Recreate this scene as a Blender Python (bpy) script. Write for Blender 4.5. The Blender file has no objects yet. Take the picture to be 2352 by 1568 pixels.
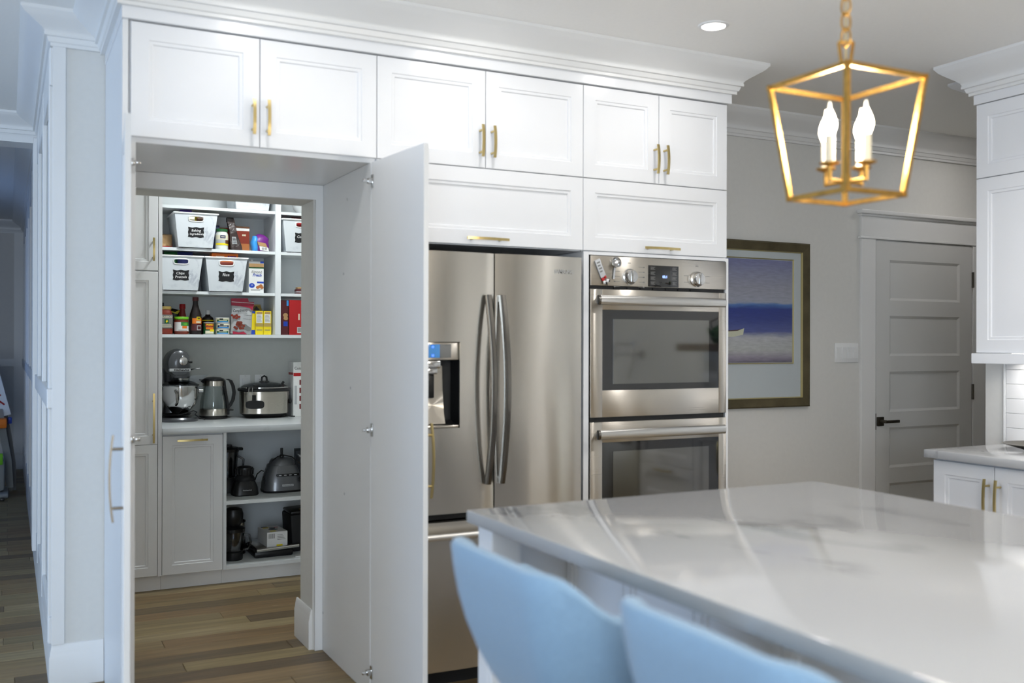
import bpy, bmesh, math, random
from mathutils import Vector, Matrix
random.seed(11)
scene = bpy.context.scene
COL = scene.collection
R = math.radians
PI = math.pi

# ------------------------------------------------------------------ camera
def make_camera():
    yaw, pitch, roll = 0.473747, 0.00102, 0.00218
    f = Vector((math.sin(yaw)*math.cos(pitch), math.cos(yaw)*math.cos(pitch), math.sin(pitch)))
    r = Vector((math.cos(yaw), -math.sin(yaw), 0)); u = r.cross(f)
    r2 = r*math.cos(roll)+u*math.sin(roll); u2 = -r*math.sin(roll)+u*math.cos(roll)
    cd = bpy.data.cameras.new('camera'); co = bpy.data.objects.new('camera', cd); COL.objects.link(co)
    co.matrix_world = Matrix(((r2.x, u2.x, -f.x, 0.0), (r2.y, u2.y, -f.y, -3.69), (r2.z, u2.z, -f.z, 1.39), (0, 0, 0, 1)))
    cd.sensor_width = 36; cd.lens = 34.577; cd.clip_start = .05
    cd.dof.use_dof = True; cd.dof.focus_distance = 5.9; cd.dof.aperture_fstop = 2.0
    scene.camera = co
make_camera()

# ------------------------------------------------------------------ light and exposure
scene.view_settings.view_transform = 'Standard'
scene.view_settings.look = 'None'
scene.view_settings.gamma = 1
scene.view_settings.use_curve_mapping = False
scene.view_settings.exposure = 0.28
scene.cycles.use_denoising = True
scene.cycles.use_light_tree = False
scene.cycles.max_bounces = 5
scene.cycles.diffuse_bounces = 4
scene.cycles.glossy_bounces = 4
scene.cycles.transparent_max_bounces = 12
scene.cycles.use_adaptive_sampling = True
scene.cycles.adaptive_threshold = .035
scene.cycles.adaptive_min_samples = 16
scene.cycles.caustics_reflective = False
scene.cycles.caustics_refractive = False
scene.cycles.sample_clamp_indirect = 6
w = bpy.data.worlds.new('world'); scene.world = w; w.use_nodes = True
w.node_tree.nodes['Background'].inputs[0].default_value = (.45, .62, 1, 1)
w.node_tree.nodes['Background'].inputs[1].default_value = .6
DAY = (.46, .67, 1.0)
WARM = (1.0, .975, .955)
def area(name, loc, rot, sx, sy, power, col, spread=180, shape='RECTANGLE'):
    l = bpy.data.lights.new(name, 'AREA'); l.shape = shape; l.size = sx; l.size_y = sy
    l.energy = power; l.color = col; l.spread = R(spread)
    o = bpy.data.objects.new(name, l); COL.objects.link(o); o.location = loc; o.rotation_euler = rot
    return o
# daylight through the patio window of the left wall and the window of the rear wall
area('daylight_left', (-4.12, -.3, 1.25), (0, R(-90), 0), 2.2, 3.6, 84, DAY)
area('daylight_rear', (-1.6, -6.92, 1.35), (R(90), 0, 0), 3.0, 1.9, 150, (.78, .89, 1.0))
area('added_hall_light', (-1.16, 5.4, 1.5), (0, R(-90), 0), 1.1, 1.1, 4.5, (.24, .46, 1.0))  # unseen blue light, added to lift the dark hall

# ------------------------------------------------------------------ materials
def lin(c):
    return tuple(((v/255)/12.92 if v/255 <= .04045 else ((v/255+.055)/1.055)**2.4) for v in c)
MATS = {}
def mat(name, rgb, rough=.5, metal=0.0, var=.04, scale=9.0, bump=0.0, stretch=(1, 1, 1), ior=1.45, trans=0.0, emit=0.0, emit_col=None, aniso=0.0, coat=0.0, sheen=0.0):
    m = bpy.data.materials.new(name); m.use_nodes = True
    nt = m.node_tree; b = nt.nodes['Principled BSDF']; c = lin(rgb)
    tc = nt.nodes.new('ShaderNodeTexCoord'); mp = nt.nodes.new('ShaderNodeMapping'); mp.inputs['Scale'].default_value = stretch
    nz = nt.nodes.new('ShaderNodeTexNoise'); nz.inputs['Scale'].default_value = scale; nz.inputs['Detail'].default_value = 4
    rp = nt.nodes.new('ShaderNodeValToRGB')
    rp.color_ramp.elements[0].position = .3; rp.color_ramp.elements[1].position = .7
    rp.color_ramp.elements[0].color = (*[max(0, v*(1-var)) for v in c], 1)
    rp.color_ramp.elements[1].color = (*[min(1, v*(1+var)) for v in c], 1)
    L = nt.links.new
    L(tc.outputs['Object'], mp.inputs[0]); L(mp.outputs[0], nz.inputs['Vector']); L(nz.outputs['Fac'], rp.inputs[0]); L(rp.outputs[0], b.inputs['Base Color'])
    b.inputs['Roughness'].default_value = rough; b.inputs['Metallic'].default_value = metal; b.inputs['IOR'].default_value = ior
    b.inputs['Transmission Weight'].default_value = trans
    b.inputs['Coat Weight'].default_value = coat; b.inputs['Sheen Weight'].default_value = sheen
    if aniso:
        b.inputs['Anisotropic'].default_value = aniso
    if emit:
        b.inputs['Emission Color'].default_value = (*(emit_col or c), 1); b.inputs['Emission Strength'].default_value = emit
        m.cycles.emission_sampling = 'NONE'
    if bump:
        bp = nt.nodes.new('ShaderNodeBump'); bp.inputs['Strength'].default_value = bump; bp.inputs['Distance'].default_value = .01
        L(nz.outputs['Fac'], bp.inputs['Height']); L(bp.outputs[0], b.inputs['Normal'])
    MATS[name] = m
    return m
mat('white_paint', (231, 232, 234), .21, var=.01, scale=3)
mat('panel_white', (226, 227, 228), .38, var=.01, scale=3)
mat('trim_white', (228, 228, 227), .35, var=.01, scale=3)
mat('wall_grey', (217, 216, 212), .75, var=.015, scale=40)
mat('hall_wall', (214, 212, 208), .55, var=.015, scale=20)
mat('ceiling_white', (245, 244, 241), .85, var=.01, scale=60)
mat('door_grey', (210, 210, 208), .45, var=.012, scale=6)
mat('pantry_wall', (206, 208, 204), .7, var=.015, scale=30)
mat('melamine', (223, 227, 229), .4, var=.008, scale=5)
mat('brass', (204, 184, 128), .30, 1.0, var=.08, scale=30, stretch=(1, 1, .1))
mat('gilt', (176, 138, 72), .45, 1.0, var=.18, scale=55, bump=.15)
mat('steel_pull', (126, 116, 102), .35, 1.0, var=.08, scale=30)
mat('chrome', (205, 205, 205), .12, 1.0, var=.03)
mat('dark_chrome', (128, 125, 120), .22, 1.0, var=.08)
mat('black', (22, 22, 23), .35, var=.15)
mat('black_matte', (26, 26, 27), .65, var=.15)
mat('dark_glass', (17, 17, 18), .05, var=.1, ior=1.75)
mat('oven_window', (44, 43, 33), .06, var=.5, scale=5, ior=2.4)
mat('pewter', (96, 92, 84), .38, 1.0, var=.1)
mat('white_plastic', (232, 233, 233), .35, var=.01)
mat('fabric_blue', (126, 156, 182), .75, var=.05, scale=160, bump=.06, sheen=.25)
mat('wood_leg', (96, 78, 62), .45, var=.2, scale=14, stretch=(1, 1, .15))
mat('bulb_glow', (255, 236, 200), .2, emit=26, emit_col=(1, .86, .62))
mat('bulb_tip', (255, 244, 224), .1, emit=2.0, emit_col=(1, .9, .7))
mat('lamp_glow', (255, 250, 240), .3, emit=14, emit_col=(1, .95, .87))
mat('strip_glow', (255, 250, 240), .3, emit=10, emit_col=(1, .96, .9))
mat('candle_sleeve', (236, 224, 196), .5, var=.03)
mat('screen_blue', (66, 120, 176), .2, emit=.35, emit_col=lin((70, 130, 190)))
mat('led_blue', (60, 90, 255), .3, emit=3, emit_col=(.05, .12, 1))
mat('led_white', (120, 150, 255), .3, emit=1.2, emit_col=(.4, .58, 1))
mat('marker_grey', (120, 120, 118), .6)
mat('frame_bronze', (92, 84, 62), .45, .35, var=.25, scale=10, stretch=(1, 1, 1))
mat('gold_fillet', (196, 182, 132), .4, .5)
mat('mat_board', (222, 223, 226), .8, var=.006)
mat('chalkboard', (28, 28, 31), .8, var=.15)
mat('chalk', (235, 235, 235), .9)
mat('rubber_dark', (38, 38, 40), .7, var=.1)
mat('mixer_grey', (84, 86, 90), .28, .5, var=.05, coat=.6)
mat('proc_grey', (104, 106, 110), .32, .5, var=.05, coat=.4)
def pane(name, tint, refl, rough):
    m = bpy.data.materials.new(name); m.use_nodes = True; nt = m.node_tree; L = nt.links.new
    nt.nodes.remove(nt.nodes['Principled BSDF']); out = nt.nodes['Material Output']
    tr = nt.nodes.new('ShaderNodeBsdfTransparent'); tr.inputs[0].default_value = (*lin(tint), 1)
    gl = nt.nodes.new('ShaderNodeBsdfGlossy'); gl.inputs['Roughness'].default_value = rough; gl.inputs['Color'].default_value = (1, 1, 1, 1)
    lw = nt.nodes.new('ShaderNodeLayerWeight'); lw.inputs[0].default_value = .25
    mr = nt.nodes.new('ShaderNodeMapRange'); mr.inputs[3].default_value = refl; mr.inputs[4].default_value = min(1, refl+.5)
    mx = nt.nodes.new('ShaderNodeMixShader')
    L(lw.outputs['Fresnel'], mr.inputs[0]); L(mr.outputs[0], mx.inputs[0]); L(tr.outputs[0], mx.inputs[1]); L(gl.outputs[0], mx.inputs[2]); L(mx.outputs[0], out.inputs[0])
    MATS[name] = m
pane('clear_glass', (250, 252, 252), .02, .02)
pane('clear_plastic', (238, 241, 246), .05, .08)
pane('smoke_plastic', (186, 189, 194), .07, .06)
def pm(name, rgb, rough=.45, **k):
    return mat(name, rgb, rough, **k)
for n_, c_ in dict(red=(176, 30, 34), dark_red=(112, 24, 28), crimson=(160, 34, 62), orange=(232, 122, 30), yellow=(236, 212, 30), green=(58, 140, 60),
                   lime=(120, 196, 44), leaf_green=(36, 96, 52), blue=(34, 70, 176), sky_blue=(58, 150, 222), navy=(24, 32, 84), purple=(112, 34, 128),
                   violet=(70, 40, 140), brown=(92, 58, 34), dark_brown=(46, 36, 34), tan=(176, 140, 96), cream=(232, 226, 200), paper_white=(232, 232, 230),
                   label_grey=(180, 182, 184), sauce_red=(128, 44, 26), salsa=(120, 46, 28), soy=(28, 18, 18), ketchup=(140, 34, 28), gold_lid=(176, 150, 84),
                   almond=(170, 104, 56), coconut=(226, 228, 222), silver=(190, 192, 194), toy_grey=(150, 152, 150), maroon=(84, 30, 34)).items():
    pm(n_, c_, .4)

mat('choc_foil', (54, 42, 40), .33, var=.3, scale=40, bump=.5)
def steel(name, rgb, rough, axis):
    m = mat(name, rgb, rough, 1.0, var=.03, scale=3)
    nt = m.node_tree; L = nt.links.new; b = nt.nodes['Principled BSDF']
    tc = nt.nodes.new('ShaderNodeTexCoord'); mp = nt.nodes.new('ShaderNodeMapping')
    mp.inputs['Scale'].default_value = (1, 1, .004) if axis == 'z' else (.004, 1, 1)
    n = nt.nodes.new('ShaderNodeTexNoise'); n.inputs['Scale'].default_value = 420; n.inputs['Detail'].default_value = 3
    mr = nt.nodes.new('ShaderNodeMapRange'); mr.inputs[3].default_value = rough*.93; mr.inputs[4].default_value = rough*1.08
    L(tc.outputs['Object'], mp.inputs[0]); L(mp.outputs[0], n.inputs['Vector']); L(n.outputs['Fac'], mr.inputs[0]); L(mr.outputs[0], b.inputs['Roughness'])
    n2 = nt.nodes.new('ShaderNodeTexNoise'); n2.inputs['Scale'].default_value = 3.2; n2.inputs['Detail'].default_value = 1
    mp2 = nt.nodes.new('ShaderNodeMapping'); mp2.inputs['Scale'].default_value = (1, 1, .22) if axis == 'z' else (.3, 1, 1)
    bp = nt.nodes.new('ShaderNodeBump'); bp.inputs['Strength'].default_value = .16; bp.inputs['Distance'].default_value = .05
    L(tc.outputs['Object'], mp2.inputs[0]); L(mp2.outputs[0], n2.inputs['Vector']); L(n2.outputs['Fac'], bp.inputs['Height']); L(bp.outputs[0], b.inputs['Normal'])
    b.inputs['Anisotropic'].default_value = .95; b.inputs['Anisotropic Rotation'].default_value = .25
    return m
steel('stainless', (212, 208, 200), .21, 'z')
steel('stainless_h', (206, 200, 190), .28, 'x')
steel('steel_bright', (222, 221, 218), .3, 'x')

def quartz(name, rgb, vein, rough, sc=1.5, wid=.035):
    m = bpy.data.materials.new(name); m.use_nodes = True; nt = m.node_tree; L = nt.links.new; b = nt.nodes['Principled BSDF']
    tc = nt.nodes.new('ShaderNodeTexCoord')
    big = nt.nodes.new('ShaderNodeTexNoise'); big.inputs['Scale'].default_value = sc; big.inputs['Detail'].default_value = 6; big.inputs['Roughness'].default_value = .62; big.inputs['Distortion'].default_value = 1.1
    v = nt.nodes.new('ShaderNodeMath'); v.operation = 'SUBTRACT'; v.inputs[1].default_value = .5
    a = nt.nodes.new('ShaderNodeMath'); a.operation = 'ABSOLUTE'
    mr = nt.nodes.new('ShaderNodeMapRange'); mr.inputs[1].default_value = 0; mr.inputs[2].default_value = wid; mr.inputs[3].default_value = 1; mr.inputs[4].default_value = 0
    msk = nt.nodes.new('ShaderNodeTexNoise'); msk.inputs['Scale'].default_value = sc*1.45; msk.inputs['Detail'].default_value = 3
    mk = nt.nodes.new('ShaderNodeMapRange'); mk.inputs[1].default_value = .5; mk.inputs[2].default_value = .66
    mu = nt.nodes.new('ShaderNodeMath'); mu.operation = 'MULTIPLY'
    m2 = nt.nodes.new('ShaderNodeMath'); m2.operation = 'MULTIPLY'; m2.inputs[1].default_value = .85
    mx = nt.nodes.new('ShaderNodeMix'); mx.data_type = 'RGBA'; mx.inputs[6].default_value = (*lin(rgb), 1); mx.inputs[7].default_value = (*lin(vein), 1)
    mp = nt.nodes.new('ShaderNodeMapping'); mp.inputs['Location'].default_value = (3.7, 1.2, .4); mp.inputs['Rotation'].default_value = (0, 0, .6); mp.inputs['Scale'].default_value = (1, .55, 1)
    L(tc.outputs['Object'], mp.inputs[0]); L(mp.outputs[0], big.inputs['Vector']); L(mp.outputs[0], msk.inputs['Vector'])
    L(big.outputs['Fac'], v.inputs[0]); L(v.outputs[0], a.inputs[0]); L(a.outputs[0], mr.inputs[0]); L(msk.outputs['Fac'], mk.inputs[0])
    L(mr.outputs[0], mu.inputs[0]); L(mk.outputs[0], mu.inputs[1]); L(mu.outputs[0], m2.inputs[0]); L(m2.outputs[0], mx.inputs[0]); L(mx.outputs[2], b.inputs['Base Color'])
    b.inputs['Roughness'].default_value = rough
    MATS[name] = m
    return m
quartz('quartz', (180, 181, 182), (118, 119, 123), .09)
quartz('marble_laminate', (206, 210, 212), (150, 152, 156), .25)
quartz('marble_print', (214, 219, 224), (168, 174, 186), .4, 7.0, .06)
quartz('marble_tile', (226, 226, 226), (170, 170, 172), .2)

def plank_mat(name, whole):
    m = bpy.data.materials.new(name); m.use_nodes = True; nt = m.node_tree; L = nt.links.new; b = nt.nodes['Principled BSDF']
    tc = nt.nodes.new('ShaderNodeTexCoord')
    mp = nt.nodes.new('ShaderNodeMapping'); mp.inputs['Scale'].default_value = (.8, 11, 1)
    gr = nt.nodes.new('ShaderNodeTexNoise'); gr.inputs['Scale'].default_value = 3; gr.inputs['Detail'].default_value = 7; gr.inputs['Distortion'].default_value = .7
    ge = nt.nodes.new('ShaderNodeNewGeometry')
    rp = nt.nodes.new('ShaderNodeValToRGB'); e = rp.color_ramp.elements
    e[0].position = .0; e[0].color = (*lin((104, 86, 62)), 1); e[1].position = 1; e[1].color = (*lin((168, 152, 114)), 1)
    k = e.new(.35); k.color = (*lin((148, 130, 92)), 1); k = e.new(.7); k.color = (*lin((136, 110, 76)), 1)
    if whole:
        br = nt.nodes.new('ShaderNodeTexBrick'); br.inputs['Scale'].default_value = 1; br.inputs['Brick Width'].default_value = 1.5; br.inputs['Row Height'].default_value = .125
        br.inputs['Color1'].default_value = (0, 0, 0, 1); br.inputs['Color2'].default_value = (1, 1, 1, 1); br.inputs['Mortar'].default_value = (0, 0, 0, 1); br.inputs['Mortar Size'].default_value = .002
        L(tc.outputs['Object'], br.inputs['Vector']); rnd = br.outputs['Color']
    else:
        oi = nt.nodes.new('ShaderNodeObjectInfo'); rnd = oi.outputs['Random']
    L(rnd, rp.inputs[0])
    ad = nt.nodes.new('ShaderNodeVectorMath'); ad.operation = 'ADD'
    L(ge.outputs['Position'], mp.inputs[0])
    cb = nt.nodes.new('ShaderNodeCombineXYZ'); ml = nt.nodes.new('ShaderNodeMath'); ml.operation = 'MULTIPLY'; ml.inputs[1].default_value = 37
    L(rnd, ml.inputs[0]); L(ml.outputs[0], cb.inputs[0]); L(mp.outputs[0], ad.inputs[0]); L(cb.outputs[0], ad.inputs[1]); L(ad.outputs[0], gr.inputs['Vector'])
    mr = nt.nodes.new('ShaderNodeMapRange'); mr.inputs[1].default_value = .3; mr.inputs[2].default_value = .72; mr.inputs[3].default_value = 1.12; mr.inputs[4].default_value = .62
    L(gr.outputs['Fac'], mr.inputs[0])
    mx = nt.nodes.new('ShaderNodeMix'); mx.data_type = 'RGBA'; mx.blend_type = 'MULTIPLY'; mx.inputs[0].default_value = 1
    L(rp.outputs[0], mx.inputs[6]); L(mr.outputs[0], mx.inputs[7]); L(mx.outputs[2], b.inputs['Base Color'])
    b.inputs['Roughness'].default_value = .5
    bp = nt.nodes.new('ShaderNodeBump'); bp.inputs['Strength'].default_value = .12; bp.inputs['Distance'].default_value = .004
    L(gr.outputs['Fac'], bp.inputs['Height']); L(bp.outputs[0], b.inputs['Normal'])
    MATS[name] = m
plank_mat('plank_wood', False); plank_mat('plank_wood_far', True)

def painting_mat():
    m = bpy.data.materials.new('seascape'); m.use_nodes = True; nt = m.node_tree; L = nt.links.new; b = nt.nodes['Principled BSDF']
    tc = nt.nodes.new('ShaderNodeTexCoord'); sp = nt.nodes.new('ShaderNodeSeparateXYZ'); L(tc.outputs['Generated'], sp.inputs[0])
    mp = nt.nodes.new('ShaderNodeMapping'); mp.inputs['Scale'].default_value = (3, 1, 14); L(tc.outputs['Generated'], mp.inputs[0])
    nz = nt.nodes.new('ShaderNodeTexNoise'); nz.inputs['Scale'].default_value = 1.6; nz.inputs['Detail'].default_value = 6; L(mp.outputs[0], nz.inputs['Vector'])
    s = nt.nodes.new('ShaderNodeMath'); s.operation = 'MULTIPLY_ADD'; s.inputs[1].default_value = .05; s.inputs[2].default_value = -.025; L(nz.outputs['Fac'], s.inputs[0])
    a = nt.nodes.new('ShaderNodeMath'); a.operation = 'ADD'; L(sp.outputs[2], a.inputs[0]); L(s.outputs[0], a.inputs[1])
    rp = nt.nodes.new('ShaderNodeValToRGB'); e = rp.color_ramp.elements
    stops = [(0, (120, 110, 128)), (.05, (172, 158, 174)), (.12, (206, 202, 200)), (.24, (208, 202, 206)), (.275, (150, 150, 178)), (.30, (96, 104, 168)), (.42, (58, 72, 150)), (.52, (44, 62, 150)), (.565, (86, 128, 196)), (.585, (182, 180, 196)), (.72, (176, 172, 188)), (.86, (160, 158, 186)), (1, (132, 132, 180))]
    e[0].position, e[0].color = 0, (*lin(stops[0][1]), 1); e[1].position, e[1].color = 1, (*lin(stops[-1][1]), 1)
    for p_, c_ in stops[1:-1]:
        k = e.new(p_); k.color = (*lin(c_), 1)
    L(a.outputs[0], rp.inputs[0])
    n2 = nt.nodes.new('ShaderNodeTexNoise'); n2.inputs['Scale'].default_value = 4; n2.inputs['Detail'].default_value = 8; L(mp.outputs[0], n2.inputs['Vector'])
    mr = nt.nodes.new('ShaderNodeMapRange'); mr.inputs[1].default_value = .3; mr.inputs[2].default_value = .7; mr.inputs[3].default_value = .86; mr.inputs[4].default_value = 1.14; L(n2.outputs['Fac'], mr.inputs[0])
    mx = nt.nodes.new('ShaderNodeMix'); mx.data_type = 'RGBA'; mx.blend_type = 'MULTIPLY'; mx.inputs[0].default_value = 1
    L(rp.outputs[0], mx.inputs[6]); L(mr.outputs[0], mx.inputs[7]); L(mx.outputs[2], b.inputs['Base Color']); b.inputs['Roughness'].default_value = .5
    MATS['seascape'] = m
painting_mat()

# ------------------------------------------------------------------ mesh helpers
def NB():
    return bmesh.new()
def box(bm, x0, x1, y0, y1, z0, z1, bev=0.0, seg=2):
    vs = [bm.verts.new((x, y, z)) for z in (z0, z1) for y in (y0, y1) for x in (x0, x1)]
    fs = [bm.faces.new([vs[i] for i in q]) for q in ((0, 2, 3, 1), (4, 5, 7, 6), (0, 1, 5, 4), (2, 6, 7, 3), (0, 4, 6, 2), (1, 3, 7, 5))]
    if bev:
        es = {e for f in fs for e in f.edges}
        bmesh.ops.bevel(bm, geom=list(es), offset=bev, segments=seg, profile=.5, affect='EDGES')
    return bm
def Bx(*a, bev=0.0, seg=2):
    return box(NB(), *a, bev=bev, seg=seg)
def loft(bm, rings, cap0=True, cap1=True, closed=True):
    vr = [[bm.verts.new(p) for p in r] for r in rings]
    n = len(vr[0])
    for a, b in zip(vr, vr[1:]):
        for i in range(n if closed else n-1):
            j = (i+1) % n
            bm.faces.new((a[i], a[j], b[j], b[i]))
    if cap0: bm.faces.new(list(reversed(vr[0])))
    if cap1: bm.faces.new(vr[-1])
    return bm
def lathe(bm, prof, cx=0, cy=0, z0=0, n=24, sx=1, sy=1):
    rings = [[(cx+max(r, 1e-4)*sx*math.cos(2*PI*i/n), cy+max(r, 1e-4)*sy*math.sin(2*PI*i/n), z0+z) for i in range(n)] for r, z in prof]
    if prof[0][0] > .001 and prof[-1][0] > .001:      # hollow ring: join the ends instead of capping
        return loft(bm, rings+[rings[0]], False, False)
    return loft(bm, rings)
def La(*a, **k):
    return lathe(NB(), *a, **k)
def frame(d):
    d = d.normalized(); t = Vector((0, 0, 1)) if abs(d.z) < .9 else Vector((1, 0, 0))
    a = d.cross(t).normalized(); return a, d.cross(a).normalized()
def tube(bm, pts, r, n=8, sq=None):
    pts = [Vector(p) for p in pts]; rings = []; a = None
    for i, p in enumerate(pts):
        d = (pts[min(i+1, len(pts)-1)]-pts[max(i-1, 0)]).normalized()
        if a is None:
            a, b = frame(d)
        else:
            a = (a-d*a.dot(d)).normalized(); b = d.cross(a)
        rr = r[i] if isinstance(r, (list, tuple)) else r
        rings.append([p+a*math.cos(2*PI*k/n)*rr+b*math.sin(2*PI*k/n)*rr*(sq or 1) for k in range(n)])
    return loft(bm, rings)
def Tu(*a, **k):
    return tube(NB(), *a, **k)
def bar(bm, p, q, w_, h_=None, ref=None):
    """square bar from p to q"""
    p, q = Vector(p), Vector(q); d = (q-p).normalized(); h_ = h_ or w_
    if ref is not None:
        a = Vector(ref); a = (a-d*a.dot(d)).normalized(); b = d.cross(a)
    else:
        a, b = frame(d)
    return loft(bm, [[c+a*w_/2*s+b*h_/2*t for s, t in ((1, 1), (-1, 1), (-1, -1), (1, -1))] for c in (p, q)])
def prism_y(bm, poly, y0, y1):
    return loft(bm, [[(x, y, z) for x, z in poly] for y in (y0, y1)])
def prism_z(bm, poly, z0, z1):
    return loft(bm, [[(x, y, z) for x, y in poly] for z in (z0, z1)])
def rrect(cx, cy, hx, hy, e=4.0, n=28):
    out = []
    for i in range(n):
        t = 2*PI*i/n; c, s = math.cos(t), math.sin(t)
        out.append((cx+hx*math.copysign(abs(c)**(2/e), c), cy+hy*math.copysign(abs(s)**(2/e), s)))
    return out
def rbody(bm, levels, e=4.0, n=28):
    """levels: (cx, cy, z, hx, hy)"""
    return loft(bm, [[(x, y, z) for x, y in rrect(cx, cy, hx, hy, e, n)] for cx, cy, z, hx, hy in levels])
def shift(bm, v):
    bmesh.ops.translate(bm, verts=bm.verts, vec=v); return bm
def xform(bm, m):
    bmesh.ops.transform(bm, matrix=m, verts=bm.verts); return bm

# ------------------------------------------------------------------ object helpers
BASE = {}
def mesh_of(name, bm, m, smooth):
    bmesh.ops.recalc_face_normals(bm, faces=bm.faces)
    me = bpy.data.meshes.new(name); bm.to_mesh(me); bm.free()
    if m: me.materials.append(MATS[m])
    if smooth:
        for p in me.polygons: p.use_smooth = True
        me.set_sharp_from_angle(angle=R(38))
    return me
def link(name, data, parent=None):
    o = bpy.data.objects.new(name, data); COL.objects.link(o)
    if parent: o.parent = parent
    return o
def props(o, label, cat, group=None):
    o['label'] = label; o['category'] = cat
    if group: o['group'] = group
    return o
def thing(name, label, cat, base=(0, 0, 0), group=None):
    o = link(name, None); o.location = base; o.empty_display_size = .05
    BASE[o.name] = Vector(base)
    return props(o, label, cat, group)
def part(parent, name, bm, m, smooth=True, label=None):
    b = BASE[parent.name]; shift(bm, -b)
    o = link(name, mesh_of(name, bm, m, smooth), parent); BASE[o.name] = b
    if label: o['label'] = label
    return o
def single(name, bm, m, label, cat, base, group=None, smooth=True):
    shift(bm, -Vector(base)); o = link(name, mesh_of(name, bm, m, smooth)); o.location = base; BASE[o.name] = Vector(base)
    return props(o, label, cat, group)
def struct(name, bm, m, smooth=False, base=(0, 0, 0)):
    shift(bm, -Vector(base)); o = link(name, mesh_of(name, bm, m, smooth)); o.location = base; o['kind'] = 'structure'; BASE[o.name] = Vector(base)
    return o
def copy_tree(o, parent=None):
    c = o.copy(); COL.objects.link(c); c.parent = parent; BASE[c.name] = BASE[o.name]
    for ch in list(o.children): copy_tree(ch, c)
    return c
def text_mesh(s, size, shear=0.0, ext=.0004, bold=0.0):
    cu = bpy.data.curves.new('lettering', 'FONT'); cu.body = s; cu.size = size; cu.align_x = 'CENTER'; cu.align_y = 'CENTER'; cu.extrude = ext; cu.shear = shear; cu.resolution_u = 3; cu.offset = bold
    ob = bpy.data.objects.new('lettering', cu)
    me = bpy.data.meshes.new_from_object(ob); bpy.data.objects.remove(ob)
    return me
def text(parent, s, size, m, loc, rz=0.0, shear=0.0, tilt=0.0, width=None, bold=0.0, roll=0.0):
    """flat lettering standing upright, facing -Y when rz = 0"""
    me = text_mesh(s, size, shear, bold=bold)
    xs = [v.co.x for v in me.vertices]
    k = 1.0
    if width and xs: k = width/max(1e-6, max(xs)-min(xs))
    M_ = Matrix.Translation(Vector(loc)-BASE[parent.name]) @ Matrix.Rotation(rz, 4, 'Z') @ Matrix.Rotation(R(90)+tilt, 4, 'X') @ Matrix.Rotation(roll, 4, 'Z') @ Matrix.Diagonal((k, 1, 1, 1))
    me.transform(M_); me.materials.clear(); me.materials.append(MATS[m])
    o = link('lettering', me, parent); BASE[o.name] = BASE[parent.name]
    return o

# shaker front: u = width along +X, w = depth along +Y (front face at y = 0), v = height along +Z
def door_bm(wd, ht, th=.02, stile=.06):
    bm = NB()
    rings = [(0.0, th), (0.0, .0016), (.0016, 0.0), (stile, 0.0), (stile+.002, .004), (stile+.013, .0045), (stile+.016, .0105)]
    loft(bm, [[(i, d, i), (wd-i, d, i), (wd-i, d, ht-i), (i, d, ht-i)] for i, d in rings])
    return bm
def pull_bm(L_, horizontal=False, proj=.032, wd=.011, th=.0065, bow=.008):
    """arched pull centred on the origin, projecting to -Y"""
    bm = NB(); n = 12; rings = []
    for i in range(n+1):
        t = -1+2*i/n; z = t*L_/2; y = -proj-bow*(1-t*t)
        rings.append([(sx*wd/2, y+sy*th/2, z) for sx, sy in ((1, 1), (-1, 1), (-1, -1), (1, -1))])
    loft(bm, rings)
    for s in (-1, 1):
        z = s*L_*.34; tube(bm, [(0, 0, z), (0, -proj-.004, z)], .0048, 10)
    if horizontal: xform(bm, Matrix.Rotation(R(90), 4, 'Y'))
    return bm
def cab_door(cab, x0, x1, z0, z1, y=0.0, stile=.06, handle=None, m='white_paint', hm='brass'):
    d = part(cab, 'door', shift(door_bm(x1-x0, z1-z0, stile=stile), (x0, y, z0)), m)
    if handle:
        hx, hz, L_, hor = handle
        part(d, 'handle', shift(pull_bm(L_, hor), (hx, y, hz)), hm, label='brass arched pull')
    return d
TOX = Matrix.Rotation(R(-90), 4, 'Z')          # turns a -Y facing front into a -X facing one: (x, y) -> (y, -x)

def sweep(bm, path, prof, cap=True):
    """profile (p = projection to the left of the path direction's right-hand normal, z) swept along a 2D path with mitres"""
    P = [Vector(p) for p in path]; rings = []
    N = [Vector((d.y, -d.x)).normalized() for d in (b-a for a, b in zip(P, P[1:]))]
    for i, p in enumerate(P):
        if i == 0: mtr = N[0]
        elif i == len(P)-1: mtr = N[-1]
        else: mtr = (N[i-1]+N[i])/(1+N[i-1].dot(N[i]))
        rings.append([(p.x+mtr.x*q, p.y+mtr.y*q, z) for q, z in prof])
    return loft(bm, rings, cap, cap)
CEIL = 2.70
def crown_prof(z1=CEIL, low=2.565):
    pr = [(0, z1), (.125, z1), (.125, z1-.012)]
    zc0, zc1 = z1-.012, low+.047
    for i in range(1, 9):                         # cyma curve
        t = i/8; pr.append((.119-.081*t+.014*math.sin(2*PI*t), zc0+(zc1-zc0)*(t-.06*math.sin(2*PI*t))))
    pr += [(.040, low+.047), (.040, low+.036), (.030, low+.034), (.024, low+.016), (.017, low+.012), (.017, low), (0, low)]
    return pr
def base_prof(h=.18, t=.016):
    return [(0, 0), (t, 0), (t, h-.05), (t-.003, h-.042), (t-.004, h-.03), (.007, h-.004), (.005, h), (0, h)]

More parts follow.
